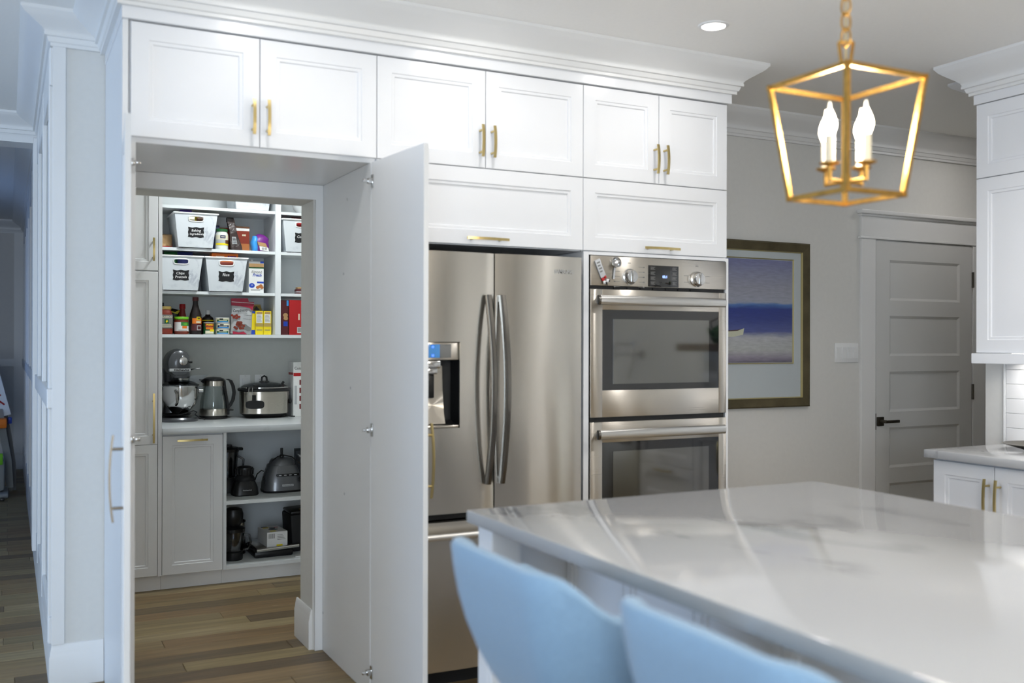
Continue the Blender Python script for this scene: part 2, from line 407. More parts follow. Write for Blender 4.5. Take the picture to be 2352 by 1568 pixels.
# ================================================================== the setting
fl = struct('floor', Bx(-4.4, 7.3, -7.2, 8.5, -.06, -.012), 'plank_wood_far')
ff = part(fl, 'plank_field', box(box(box(box(NB(), -4.3, 7.2, -7.1, -.502, -.012, 0), -4.3, -.62, -.498, 8.4, -.012, 0), 2.42, 7.2, -.498, 8.4, -.012, 0), -.618, 2.418, 3.627, 8.4, -.012, 0), 'plank_wood_far', False)
ff['kind'] = 'stuff'
y = -.5; row = 0
while y < 3.6:
    x = -.62-random.uniform(0, .9); x = -.62; first = True
    while x < 2.42:
        L_ = random.uniform(.35, 1.3) if first else random.uniform(.9, 1.9)
        first = False; x1 = min(x+L_, 2.42)
        if 2.42-x1 < .3: x1 = 2.42
        pl = link('plank', mesh_of('plank', Bx(-(x1-x)/2, (x1-x)/2-.0018, -.0625, .0612, -.006, .006, bev=.0012, seg=1), 'plank_wood', False), fl)
        pl.location = ((x+x1)/2, y+.0625, -.006); BASE[pl.name] = Vector((0, 0, 0))
        x = x1
    y += .125; row += 1

struct('ceiling', Bx(-4.4, 7.3, -7.2, 8.5, CEIL, CEIL+.06), 'ceiling_white')
WB = .675
wb = NB()
box(wb, .166, .44, WB, .88, 0, CEIL); box(wb, 1.228, 7.1, WB, .88, 0, CEIL); box(wb, .44, 1.228, WB, .88, 2.03, CEIL)
struct('wall_back', wb, 'wall_grey')
struct('wall_hall', Bx(.166, .29, .88, 8.3, 0, CEIL), 'hall_wall')
struct('wall_hall_end', Bx(-1.3, .29, 8.3, 8.42, 0, CEIL), 'hall_wall')
wf = NB()
box(wf, -1.3, -1.18, 2.69, 4.8, 0, CEIL); box(wf, -1.3, -1.18, 6.0, 8.3, 0, CEIL); box(wf, -1.3, -1.18, 4.8, 6.0, 0, .9); box(wf, -1.3, -1.18, 4.8, 6.0, 2.1, CEIL)
struct('wall_hall_far_side', wf, 'hall_wall')
w3 = NB()
for ya in (4.8, 5.375, 5.95): box(w3, -1.27, -1.21, ya, ya+.05, .9, 2.1)
box(w3, -1.27, -1.21, 4.8, 6.0, .9, .95); box(w3, -1.27, -1.21, 4.8, 6.0, 2.05, 2.1)
o = struct('added_hall_window', w3, 'trim_white'); part(o, 'pane', Bx(-1.245, -1.239, 4.83, 5.97, .93, 2.07), 'clear_glass', False)  # made-up window out of view, built around the added hall light
struct('wall_header', Bx(-1.18, .166, 2.69, 2.82, 2.575, CEIL), 'hall_wall')
struct('wall_hall_front', Bx(-4.3, -1.18, 2.69, 2.82, 0, CEIL), 'hall_wall')
struct('wall_right', Bx(4.35, 4.47, -7.0, -.395, 0, CEIL), 'wall_grey')
struct('wall_passage', Bx(4.47, 7.1, -.515, -.395, 0, CEIL), 'wall_grey')
struct('wall_passage_end', Bx(7.1, 7.22, -.515, .88, 0, CEIL), 'wall_grey')
wl = NB()
box(wl, -4.32, -4.2, -7.0, -2.15, 0, CEIL); box(wl, -4.32, -4.2, 1.55, 2.69, 0, CEIL); box(wl, -4.32, -4.2, -2.15, 1.55, 2.4, CEIL); box(wl, -4.32, -4.2, -2.15, 1.55, 0, .1)
struct('wall_left', wl, 'wall_grey')
wr = NB()
box(wr, -4.32, -3.15, -7.12, -7.0, 0, CEIL); box(wr, -.05, 4.47, -7.12, -7.0, 0, CEIL); box(wr, -3.15, -.05, -7.12, -7.0, 2.35, CEIL); box(wr, -3.15, -.05, -7.12, -7.0, 0, .35)
struct('wall_rear', wr, 'wall_grey')
wp = NB()
struct('wall_pantry_back', Bx(.29, 2.4, 2.82, 2.94, 0, CEIL), 'pantry_wall')
struct('wall_pantry_right', Bx(2.3, 2.42, .88, 2.82, 0, CEIL), 'pantry_wall')
# windows that give the daylight (behind and beside the camera)
w1 = NB()
for ya in (-2.15, -.95, .30, 1.49): box(w1, -4.29, -4.23, ya, ya+.06, .1, 2.4)
box(w1, -4.29, -4.23, -2.15, 1.55, .1, .16); box(w1, -4.29, -4.23, -2.15, 1.55, 2.34, 2.4)
o = struct('window_1', w1, 'trim_white'); part(o, 'pane', Bx(-4.265, -4.259, -2.1, 1.5, .16, 2.34), 'clear_glass', False)
w2 = NB()
for xa in (-3.15, -1.63, -.11): box(w2, xa, xa+.06, -7.09, -7.03, .35, 2.35)
box(w2, -3.15, -.05, -7.09, -7.03, .35, .41); box(w2, -3.15, -.05, -7.09, -7.03, 2.29, 2.35)
o = struct('window_2', w2, 'trim_white'); part(o, 'pane', Bx(-3.1, -.1, -7.065, -7.059, .41, 2.29), 'clear_glass', False)

# crown mouldings
LX, RX = .352, 3.052                                    # ends of the cabinet fascia
CP = crown_prof()
struct('trim_crown_cabinets', sweep(NB(), [(LX, .675), (LX, -.016), (RX, -.016), (RX, .675)], CP), 'trim_white', True)
fa = NB()
sweep(fa, [(LX+.012, .66), (LX+.012, -.004), (RX-.012, -.004), (RX-.012, .66)], [(-.02, 2.566), (.012, 2.566), (.012, 2.523), (-.02, 2.523)])
struct('trim_fascia', fa, 'white_paint')
struct('trim_crown_hall', sweep(NB(), [(-4.2, 2.69), (.166, 2.69), (.166, WB), (LX+.001, WB)], crown_prof(low=2.575)), 'trim_white', True)
struct('trim_crown_back', sweep(NB(), [(RX, WB), (7.1, WB)], crown_prof(low=2.555)), 'trim_white', True)
struct('trim_crown_right_wall', sweep(NB(), [(7.1, -.395), (4.35, -.395), (4.35, -.56)], crown_prof(low=2.575)), 'trim_white', True)
# hall crown past the header
struct('trim_crown_hall_far', sweep(NB(), [(-1.18, 8.3), (.166, 8.3), (.166, 2.82)], crown_prof()), 'trim_white', True)
# baseboards
struct('baseboard_hall', sweep(NB(), [(-1.18, 8.3), (.166, 8.3), (.166, WB), (.353, WB)], base_prof(.17)), 'trim_white', True)
struct('baseboard_pantry', sweep(NB(), [(1.228, .93), (1.228, .68)], base_prof(.18)), 'trim_white', True)
struct('baseboard_back', sweep(NB(), [(RX, WB), (4.6, WB)], base_prof(.14)), 'trim_white', True)
# wall-end corner board and hall wainscot frame
struct('trim_corner_board', Bx(.158, .207, WB-.012, WB-.0005, .17, 2.578, bev=.002), 'trim_white')
wn = NB()
for k in range(10):
    ya = .70+k*.80; box(wn, .146, .1655, ya, ya+.10, .172, 2.573, bev=.003, seg=1)
box(wn, .140, .1655, WB, 8.29, 1.12, 1.20, bev=.003, seg=1)
box(wn, .148, .1655, WB+.002, 8.29, 2.42, 2.574, bev=.003, seg=1)
box(wn, .148, .1655, WB+.002, 8.29, .173, .28, bev=.003, seg=1)
struct('trim_wainscot', wn, 'trim_white')
we = NB()
for xa in (-1.15, -.55, .06): box(we, xa, xa+.09, 8.278, 8.299, .172, 2.57)
box(we, -1.15, .145, 8.274, 8.299, 1.12, 1.20); box(we, -1.15, .145, 8.282, 8.299, .173, .28)
struct('trim_wainscot_end', we, 'trim_white')
# cased opening of the hall below the header
struct('trim_hall_casing', box(box(NB(), .128, .1655, 2.66, 2.85, .172, 2.573, bev=.003, seg=1), -1.17, .13, 2.66, 2.85, 2.54, 2.576), 'trim_white')

# ------------------------------------------------------------------ door in the back wall
def back_door():
    Y = WB; d = struct('door_1', Bx(4.738, 5.606, Y-.004, Y+.02, .008, 2.021), 'door_grey')
    x0, x1 = 4.738, 5.606; a, b = 4.854, 5.49
    tops = [1.905-.345*i for i in range(5)]
    for xa, xb in ((x0, a), (b, x1)):
        part(d, 'stile', Bx(xa, xb, Y-.016, Y-.004, .008, 2.021), 'door_grey', False)
    edges = [2.021]+[t for z in tops for t in (z, z-.25)]+[.008]
    for i in range(0, len(edges), 2):
        part(d, 'rail', Bx(a, b, Y-.016, Y-.004, edges[i+1], edges[i]), 'door_grey', False)
    for z in tops:
        bm = NB(); ht = .25
        loft(bm, [[(a+i, yy, z-ht+i), (b-i, yy, z-ht+i), (b-i, yy, z-i), (a+i, yy, z-i)] for i, yy in ((0, Y-.0045), (0, Y-.0165), (.016, Y-.0075), (.02, Y-.0075))], False, True)
        part(d, 'panel', bm, 'door_grey', False)
    h = part(d, 'door_handle', Bx(4.744, 4.80, Y-.026, Y-.016, .882, .938, bev=.003), 'pewter')
    lv = NB(); tube(lv, [(4.772, Y-.026, .911), (4.772, Y-.066, .911)], .010, 12); box(lv, 4.764, 4.885, Y-.072, Y-.060, .902, .919, bev=.003)
    part(h, 'lever', lv, 'pewter')
    part(d, 'latch_plate', Bx(4.733, 4.7378, Y-.02, Y-.012, .86, .96), 'pewter')
    for z in (1.805, 1.075, .25):
        hb = NB(); box(hb, 5.604, 5.613, Y-.023, Y-.012, z-.05, z+.05); tube(hb, [(5.609, Y-.024, z-.05), (5.609, Y-.024, z+.05)], .007, 8)
        part(d, 'hinge', hb, 'pewter')
    for i, (xa, xb) in enumerate(((4.613, 4.733), (5.613, 5.733))):
        bm = NB(); box(bm, xa, xb, Y-.02, Y-.0005, 0, 2.028, bev=.003); struct('trim_door_casing', bm, 'trim_white')
    bm = NB(); box(bm, 4.600, 5.746, Y-.026, Y-.0005, 2.028, 2.042, bev=.003); box(bm, 4.613, 5.733, Y-.02, Y-.0005, 2.042, 2.165, bev=.002)
    box(bm, 4.602, 5.744, Y-.03, Y-.0005, 2.165, 2.178, bev=.003); box(bm, 4.588, 5.758, Y-.045, Y-.0005, 2.178, 2.203, bev=.006)
    struct('trim_door_header', bm, 'trim_white')
back_door()

# ------------------------------------------------------------------ tall cabinet wall
DZ0, DZ1 = 2.115, 2.519
def upper(label, xa, xm, xb, body_x):
    c = thing('upper_cabinet', label, 'cabinet', (xm, .33, 2.097))
    part(c, 'body', Bx(body_x[0], body_x[1], .021, .655, 2.097, 2.561), 'white_paint', False)
    cab_door(c, xa, xm-.0015, DZ0, DZ1, handle=(xm-.027, 2.222, .132, False))
    cab_door(c, xm+.0015, xb, DZ0, DZ1, handle=(xm+.027, 2.222, .132, False))
    if xb > 3: part(c, 'side_panel', Bx(3.029, 3.046, .021, .66, 2.097, 2.561), 'white_paint', False)
    return c
upper('white two-door upper cabinet above the open pantry doorway', .383, .834, 1.2905, (.376, 1.291))
upper('white two-door upper cabinet in the top row above the refrigerator', 1.2935, 1.767, 2.2395, (1.293, 2.240))
upper('white two-door upper cabinet in the top row above the wall ovens', 2.2425, 2.644, 3.037, (2.242, 3.028))
def flap(label, xa, xb, hx):
    c = thing('lift_up_cabinet', label, 'cabinet', ((xa+xb)/2, .33, 1.792))
    if xb > 3: part(c, 'side_panel', Bx(3.029, 3.046, .021, .66, 1.792, 2.096), 'white_paint', False)
    part(c, 'body', Bx(xa+.001, min(xb-.001, 3.028), .021, .655, 1.792, 2.095), 'white_paint', False)
    cab_door(c, xa, xb, 1.795, 2.111, handle=(hx, 1.806+.012, .192, True))
flap('white lift-up cabinet with one wide flap directly above the refrigerator', 1.2935, 2.2395, 1.766)
flap('white lift-up cabinet with one wide flap directly above the wall ovens', 2.2425, 3.037, 2.645)

s = thing('pantry_doorway', 'white panelled cabinet passage leading into the pantry', 'doorway', (.84, .3, 0))
part(s, 'side_panel', Bx(.355, .374, 0.0, .672, .001, 2.56), 'panel_white', False)
part(s, 'side_panel', Bx(.381, .400, .004, .672, .001, 2.096), 'panel_white', False)
part(s, 'side_panel', Bx(1.268, 1.291, .004, .672, .001, 2.096), 'panel_white', False)
bf = NB(); box(bf, .401, 1.267, .652, .672, 2.03, 2.096); box(bf, 1.233, 1.267, .652, .672, .001, 2.03); box(bf, .401, .44, .652, .672, .001, 2.03)
part(s, 'back_frame', bf, 'panel_white', False)
part(s, 'filler_strip', Bx(.3745, .3805, .03, .66, .001, 2.096), 'panel_white', False)
for zz, yy in ((1.99, .3), (1.68, .35), (1.2, .25), (.75, .33), (.17, .645)):
    part(s, 'screw_cap', Tu([(1.2678, yy, zz), (1.2665, yy, zz)], .006, 10), 'label_grey')

def hinge_bm():
    bm = NB()
    box(bm, -.004, .010, -.008, .0, -.032, .032, bev=.002)               # plate on the leaf
    box(bm, -.005, .015, -.026, -.006, -.010, .010, bev=.003)
    tube(bm, [(.006, -.018, -.018), (.006, -.018, .018)], .006, 8)
    return bm
def leaf(label, sgn, loc, ang):
    p = thing('pantry_door', label, 'door', (0, 0, 0))
    x0, x1 = (0, .45) if sgn > 0 else (-.45, 0)
    d = shift(door_bm(.45, 2.083, stile=.062), (x0, 0, .012))
    part(p, 'leaf', d, 'panel_white')
    part(p, 'handle', shift(pull_bm(.27, False, proj=.03, bow=.010), (sgn*.415, 0, .965)), 'steel_pull' if sgn > 0 else 'brass')
    for z in (2.02, 1.047, .10):
        h = NB()
        box(h, sgn*.001 if sgn > 0 else -.021, .021 if sgn > 0 else -.001, .0202, .024, z-.026, z+.026, bev=.0015)
        box(h, *sorted((sgn*-.004, sgn*.018)), .022, .040, z-.011, z+.011, bev=.003)
        box(h, *sorted((sgn*.004, sgn*.012)), .036, .060, z-.006, z+.006, bev=.003)
        part(p, 'hinge', h, 'chrome')
    p.location = loc; p.rotation_euler = (0, 0, ang)
    return p
leaf('narrow white pantry door swung open edge-on left of the doorway', 1, (.357, -.003, 0), R(-95))
leaf('white pantry door swung open showing its plain inner face beside the refrigerator', -1, (1.288, -.005, 0), R(95))

# ------------------------------------------------------------------ oven tower and ovens
t = thing('oven_tower', 'white tall cabinet surround holding the double wall ovens', 'cabinet', (2.645, .33, 0))
part(t, 'side_panel', Bx(2.2435, 2.270, 0.0, .66, .001, 1.79), 'white_paint', False)
part(t, 'side_panel', Bx(3.029, 3.046, 0.0, .66, .001, 1.791), 'white_paint', False)
part(t, 'top_rail', Bx(2.2705, 3.0285, 0.0, .64, 1.777, 1.791), 'white_paint', False)
part(t, 'bottom_rail', Bx(2.2705, 3.0285, .02, .64, .40, .468), 'white_paint', False)
cab_door(t, 2.2725, 3.0265, .10, .39, y=0.0, handle=(2.65, .33, .192, True))
part(t, 'toe_kick', Bx(2.2705, 3.0285, .06, .08, .001, .095), 'white_paint', False)

OY = -.012
ov = thing('wall_oven', 'stainless double wall oven with two black glass windows', 'oven', (2.648, .2, .47))
part(ov, 'body', Bx(2.275, 3.024, .006, .55, .47, 1.772), 'black_matte', False)
cp = part(ov, 'control_panel', Bx(2.274, 3.025, OY, .005, 1.642, 1.773, bev=.002), 'stainless_h')
part(cp, 'display', Bx(2.577, 2.745, OY-.0025, OY, 1.644, 1.741, bev=.001), 'dark_glass')
text(cp, '05:1', .016, 'led_white', (2.668, OY-.0032, 1.69), bold=.0004)
for j in range(4):
    for xx in (2.601, 2.722):
        bm = NB(); zc = 1.728-j*.0225
        for dz in (-.005, 0, .005): box(bm, xx-.012, xx+.012-(.006 if dz == 0 else 0), OY-.0032, OY-.0024, zc+dz-.001, zc+dz+.001)
        part(cp, 'button_mark', bm, 'marker_grey', False)
for xx in (2.475, 2.851):
    k = NB(); lathe(k, [(.036, 0), (.036, .006), (.031, .009), (.029, .026), (.026, .030), (0, .030)], n=28)
    box(k, -.008, .008, -.027, .027, .028, .036, bev=.003)
    xform(k, Matrix.Translation((xx, OY, 1.685)) @ Matrix.Rotation(R(90), 4, 'X')); part(cp, 'knob', k, 'chrome')
    bm = NB()
    n_ = 5 if xx < 2.6 else 2
    for s_ in (-1, 1):
        for j in range(n_):
            zz = 1.685+(.045-.0225*j if n_ == 5 else .015-.03*j)
            box(bm, xx+s_*.062-.012, xx+s_*.062+.012, OY-.0008, OY+.001, zz-.0009, zz+.0009)
            if n_ == 5: box(bm, xx+s_*.078-.004, xx+s_*.078+.004, OY-.0008, OY+.001, zz-.0025, zz+.0025)
    box(bm, xx-.008, xx+.008, OY-.0008, OY+.001, 1.745, 1.748)
    part(cp, 'dial_mark', bm, 'marker_grey', False)['kind'] = 'stuff'
part(ov, 'vent_gap', Bx(2.276, 3.016, .0005, .0055, 1.625, 1.642), 'black', False)
part(ov, 'vent_gap', Bx(2.276, 3.016, .0005, .0055, 1.038, 1.062), 'black', False)
vs = NB()
for j in range(7): box(vs, 2.40+j*.07, 2.455+j*.07, -.004, .0002, 1.629, 1.638)
part(ov, 'vent_slot', vs, 'black_matte', False)
for zt, zb in ((1.626, 1.061), (1.039, .476)):
    d = NB(); g0, g1 = zt-.090, zb+.118
    box(d, 2.274, 2.334, OY, .005, zb, zt, bev=.0015); box(d, 2.981, 3.025, OY, .005, zb, zt, bev=.0015)
    box(d, 2.334, 2.981, OY, .005, g0, zt, bev=.0012); box(d, 2.334, 2.981, OY, .005, zb, g1, bev=.0012)
    d = part(ov, 'oven_door', d, 'stainless_h')
    part(d, 'glass', Bx(2.3345, 2.9805, OY+.002, .005, g1, g0), 'dark_glass', False)
    part(d, 'window', Bx(2.391, 2.923, OY+.0005, OY+.0018, g1+.028, g0-.041), 'oven_window', False)
    hb = NB(); zz = zt-.050
    rb = [[(x, -.062+.013*math.cos(a), zz+.021*math.sin(a)) for a in [2*PI*i/16 for i in range(16)]] for x in (2.290, 2.976)]
    loft(hb, rb)
    for xx in (2.315, 2.955): box(hb, xx-.016, xx+.016, -.058, OY, zz-.013, zz+.013, bev=.004)
    part(d, 'handle', hb, 'steel_bright')
    part(d, 'handle_cap', loft(NB(), [[(x, -.062+.0135*math.cos(a), zz+.0215*math.sin(a)) for a in [2*PI*i/16 for i in range(16)]] for x in (2.279, 2.290)]), 'dark_chrome')

# magnets on the control panel
mg = thing('magnet', 'silver tag magnet with red tip and two bead eyes on oven panel', 'magnet', (2.33, OY, 1.68))
M_ = Matrix.Translation((2.316, OY-.001, 1.722)) @ Matrix.Rotation(R(-24), 4, 'Y') @ Matrix.Scale(.86, 4)
part(mg, 'tag', xform(Bx(-.017, .017, -.009, 0, -.055, .042, bev=.003), M_), 'silver')
en = NB()
for j in range(4): box(en, -.011, .009-.003*(j % 2), -.0098, -.009, .022-j*.016, .029-j*.016)
part(mg, 'engraving', xform(en, M_), 'marker_grey', False)
part(mg, 'collar', xform(box(box(NB(), -.016, .000, -.012, -.001, -.072, -.055, bev=.003), .004, .014, -.012, -.001, -.066, -.050, bev=.003), M_), 'red')
for xx in (-.010, .011):
    e_ = part(mg, 'bead_eye', xform(La([(0, 0), (.007, .002), (.0095, .007), (.007, .012), (0, .014)], n=14), M_ @ Matrix.Translation((xx, -.008, -.080)) @ Matrix.Rotation(R(90), 4, 'X')), 'white_plastic')
    part(e_, 'pupil', xform(La([(0, 0), (.0045, .0005), (0, .002)], n=10), M_ @ Matrix.Translation((xx+.003, -.0225, -.083)) @ Matrix.Rotation(R(90), 4, 'X')), 'black')
part(mg, 'beak', xform(La([(0, -.022), (.005, 0), (0, .004)], n=10), M_ @ Matrix.Translation((.003, -.008, -.088))), 'black')
sp = thing('measuring_spoon', 'round steel measuring spoon hanging on the oven control panel', 'spoon', (2.393, OY, 1.70))
bm = xform(La([(.0, .0), (.018, .003), (.0235, .016), (.0245, .018), (.0225, .018), (.016, .006), (0, .004)], n=22), Matrix.Translation((2.396, OY-.002, 1.742)) @ Matrix.Rotation(R(75), 4, 'X'))
part(sp, 'bowl', bm, 'chrome')
part(sp, 'stem', bar(NB(), (2.394, OY-.006, 1.722), (2.388, OY-.006, 1.672), .009, .003, ref=(1, 0, 0)), 'silver')

# ------------------------------------------------------------------ refrigerator
FX0, FXM, FX1 = 1.368, 1.788, 2.208
fr = thing('refrigerator', 'stainless french-door refrigerator with dispenser and bottom freezer drawer', 'refrigerator', (1.788, .3, 0))
part(fr, 'body', Bx(FX0+.008, FX1-.008, .02, .63, .02, 1.742), 'black_matte', False)
part(fr, 'hinge_cover', Bx(FX0+.02, FX0+.12, -.03, .06, 1.743, 1.758, bev=.004), 'black')
part(fr, 'hinge_cover', Bx(FX1-.12, FX1-.02, -.03, .06, 1.743, 1.758, bev=.004), 'black')
def grid_front(xs, zs, yf, yb, hole=None):
    bm = NB(); V = {}
    def v(i, j):
        if (i, j) not in V: V[i, j] = bm.verts.new((xs[i], yf(xs[i]), zs[j]))
        return V[i, j]
    for i in range(len(xs)-1):
        for j in range(len(zs)-1):
            if hole and hole[0]-1e-6 <= xs[i] and xs[i+1] <= hole[1]+1e-6 and hole[2]-1e-6 <= zs[j] and zs[j+1] <= hole[3]+1e-6: continue
            bm.faces.new((v(i, j), v(i+1, j), v(i+1, j+1), v(i, j+1)))
    r = bmesh.ops.extrude_edge_only(bm, edges=[e for e in bm.edges if e.is_boundary])
    for q in r['geom']:
        if isinstance(q, bmesh.types.BMVert): q.co.y = yb
    return bm
def span(a, b, n): return [a+(b-a)*i/n for i in range(n+1)]
def bulge(a, b, y0=-.040, k=.013):
    return lambda x: y0-k*(1-(2*(x-a)/(b-a)-1)**2)**.8
DX0, DX1, DZa, DZb = 1.452, 1.628, 1.045, 1.392
dl = part(fr, 'door', grid_front(sorted(set(span(FX0, DX0, 4)+span(DX0, DX1, 6)+span(DX1, FXM-.003, 7))), [.70, DZa, DZb, 1.757], bulge(FX0, FXM), .018, (DX0, DX1, DZa, DZb)), 'stainless')
dr = part(fr, 'door', grid_front(span(FXM+.003, FX1, 16), [.70, 1.757], bulge(FXM, FX1), .018), 'stainless')
part(fr, 'gasket', Bx(FXM-.004, FXM+.004, -.02, .019, .70, 1.75), 'black', False)
part(fr, 'gasket', Bx(FX0+.01, FX1-.01, -.01, .019, .672, .70), 'black', False)
dw = part(fr, 'freezer_drawer', grid_front(span(FX0, FX1, 20), [.07, .60, .668], bulge(FX0, FX1, k=.02), .018), 'stainless')
part(fr, 'toe_grille', Bx(FX0+.01, FX1-.01, .0, .02, .001, .062), 'black_matte', False)
for dd, xx, s_ in ((dl, 1.752, -1), (dr, 1.815, 1)):
    rings = []
    for i in range(25):
        t_ = -1+2*i/24; z = 1.1975+t_*.388; yy = -.064-.056*(1-t_*t_)
        rings.append([(xx+a_*.011, yy+b_, z) for a_, b_ in ((1, .003), (1, -.005), (.55, -.010), (-.55, -.010), (-1, -.005), (-1, .020), (-.6, .026), (.4, .010))])
    hb = loft(NB(), rings)
    for z in (1.57, .825): box(hb, xx-.009, xx+.009, -.07, -.042, z-.012, z+.012, bev=.002)
    part(dd, 'handle', hb, 'dark_chrome')
hb = NB(); tube(hb, [(FX0+.04, -.115, .622), (FXM, -.125, .622), (FX1-.04, -.115, .622)], .013, 14)
for xx in (FX0+.08, FX1-.08): box(hb, xx-.012, xx+.012, -.115, -.04, .612, .632, bev=.003)
part(dw, 'handle', hb, 'steel_bright')
text(dr, 'SAMSUNG', .022, 'chrome', (2.115, bulge(FXM, FX1)(2.115)-.0035, 1.692), width=.095, bold=.0006)
ds = part(fr, 'dispenser', box(NB(), DX0+.0005, DX1-.0005, -.045, -.005, 1.318, DZb-.001, bev=.004), 'stainless_h')
part(ds, 'display', Bx(1.470, 1.543, -.0475, -.0445, 1.328, 1.382, bev=.001), 'screen_blue')
part(ds, 'display', Bx(1.543, 1.592, -.0470, -.0445, 1.328, 1.382, bev=.001), 'marker_grey')
for z in (1.372, 1.337): part(ds, 'indicator', Bx(1.508, 1.516, -.0485, -.047, z-.004, z+.004), 'led_blue', False)
cv = NB(); x0, x1, z0, z1 = DX0, DX1, DZa, 1.318
loft(cv, [[(x0+i, yy, z0+j), (x1-i, yy, z0+j), (x1-i, yy, z1), (x0+i, yy, z1)] for i, j, yy in ((0, 0, -.047), (.004, .012, -.02), (.012, .03, .016))], False, True)
cv2 = part(fr, 'dispenser_cavity', cv, 'black')
pdl = NB(); loft(pdl, [[(x0+.022, yy, z), (x0+.118, yy, z), (x0+.118, yy+.004, z), (x0+.022, yy+.004, z)] for z, yy in ((1.295, -.004), (1.20, -.010), (1.10, -.026), (1.062, -.040))])
part(cv2, 'ice_ramp', pdl, 'stainless_h')
part(cv2, 'nozzle', box(box(NB(), 1.478, 1.548, -.047, -.004, 1.285, 1.317, bev=.006), 1.488, 1.538, -.036, -.008, 1.262, 1.285, bev=.004), 'chrome')
part(cv2, 'paddle', Bx(1.492, 1.53, -.022, -.010, 1.165, 1.262, bev=.005), 'black')
part(cv2, 'drip_tray', Bx(DX0+.002, DX1-.002, -.05, .01, DZa+.001, DZa+.012, bev=.004), 'stainless_h')

# ================================================================== right-hand run of cabinets
def xdoor(cab, ya, yb, z0, z1, x, stile=.06, handle=None, name='door'):
    """front facing -X; ya > yb (ya is the far end)"""
    bm = xform(door_bm(ya-yb, z1-z0, stile=stile), Matrix.Translation((x, ya, z0)) @ TOX)
    d = part(cab, name, bm, 'white_paint')
    if handle:
        hy, hz, L_, hor = handle
        part(d, 'handle', xform(pull_bm(L_, hor), Matrix.Translation((x, hy, hz)) @ TOX), 'brass', label='brass arched pull')
    return d
bx_ = 3.75
c = thing('base_cabinet', 'white base cabinet with two brass-pull doors below the right counter', 'cabinet', (4.05, -.9, 0))
part(c, 'body', Bx(bx_+.021, 4.348, -1.205, -.58, .10, .871), 'white_paint', False)
part(c, 'toe_kick', Bx(bx_+.07, 4.348, -1.205, -.60, .001, .099), 'white_paint', False)
xdoor(c, -.582, -.890, .11, .862, bx_, handle=(-.868, .715, .192, False))
xdoor(c, -.894, -1.203, .11, .862, bx_, handle=(-.922, .715, .192, False))
c = thing('drawer_cabinet', 'white drawer cabinet with brass pulls beside the range', 'cabinet', (4.05, -1.5, 0))
part(c, 'body', Bx(bx_+.021, 4.348, -1.775, -1.207, .10, .871), 'white_paint', False)
part(c, 'toe_kick', Bx(bx_+.07, 4.348, -1.775, -1.207, .001, .099), 'white_paint', False)
for z0, z1 in ((.11, .355), (.36, .605), (.61, .862)):
    xdoor(c, -1.208, -1.774, z0, z1, bx_, handle=(-1.49, z1-.03, .192, True), name='drawer')
c = thing('drawer_cabinet', 'white drawer cabinet past the range nearest the rear wall', 'cabinet', (4.05, -3.4, 0))
part(c, 'body', Bx(bx_+.021, 4.348, -3.9, -2.905, .10, .871), 'white_paint', False)
for z0, z1 in ((.11, .355), (.36, .605), (.61, .862)):
    xdoor(c, -2.907, -3.898, z0, z1, bx_, handle=(-3.4, z1-.03, .192, True), name='drawer')
single('countertop', Bx(3.715, 4.349, -1.78, -.557, .8715, .908, bev=.004), 'quartz', 'white quartz countertop on the right-hand base cabinets', 'countertop', (4.03, -1.1, .8715))
single('countertop', Bx(3.715, 4.349, -3.9, -2.90, .8715, .908, bev=.004), 'quartz', 'white quartz countertop past the range behind the camera', 'countertop', (4.03, -3.4, .8715))
rg = thing('range', 'stainless kitchen range with black cooktop under the pot filler', 'range', (4.03, -2.34, 0))
part(rg, 'body', Bx(3.73, 4.345, -2.895, -1.785, .02, .90, bev=.004), 'stainless_h')
part(rg, 'cooktop', Bx(3.76, 4.34, -2.88, -1.80, .9005, .915, bev=.003), 'black')
for k in range(3):
    gr = NB(); ya = -2.86+k*.36
    for d_ in (0, .11, .22, .33): bar(gr, (3.80, ya+d_, .926), (4.28, ya+d_, .926), .012)
    for d_ in (3.80, 4.04, 4.28): bar(gr, (d_, ya, .924), (d_, ya+.33, .924), .012)
    part(rg, 'grate', gr, 'black_matte', False)
for k in range(6): part(rg, 'knob', xform(La([(.024, 0), (.022, .03), (0, .03)], n=16), Matrix.Translation((3.73, -2.7+k*.145, .82)) @ Matrix.Rotation(R(-90), 4, 'Y')), 'chrome')
part(rg, 'handle', Tu([(3.68, -2.8, .73), (3.68, -1.88, .73)], .013, 12), 'steel_bright')
pf = thing('pot_filler', 'chrome folding pot filler on the wall above the range', 'faucet', (4.349, -2.62, 1.30))
part(pf, 'arm', tube(tube(NB(), [(4.349, -2.62, 1.30), (4.10, -2.62, 1.30)], .011, 10), [(4.10, -2.62, 1.26), (4.10, -2.62, 1.38), (4.12, -2.40, 1.38)], .011, 10), 'chrome')
part(pf, 'spout', Tu([(4.12, -2.40, 1.40), (4.12, -2.40, 1.25), (4.08, -2.38, 1.18), (4.06, -2.37, 1.12)], .010, 10), 'chrome')
part(pf, 'valve', Tu([(4.349, -2.62, 1.30), (4.335, -2.62, 1.30)], .032, 16), 'chrome')
single('wall_shelf', Bx(4.10, 4.349, -1.85, -1.29, 1.335, 1.385, bev=.004), 'wood_leg', 'wooden floating shelf on the right wall beside the upper cabinet', 'shelf', (4.2, -1.57, 1.335))
kt = thing('teapot', 'dark green teapot on the wooden wall shelf', 'teapot', (4.21, -1.50, 1.3855))
part(kt, 'body', La([(0, 0), (.05, .002), (.075, .04), (.07, .085), (.04, .115), (.03, .12), (.012, .128), (.014, .14), (0, .146)], 4.21, -1.50, 1.3855), 'leaf_green')
part(kt, 'spout', Tu([(4.16, -1.50, 1.43), (4.12, -1.50, 1.45), (4.10, -1.50, 1.49)], [.014, .011, .008], 10), 'leaf_green')
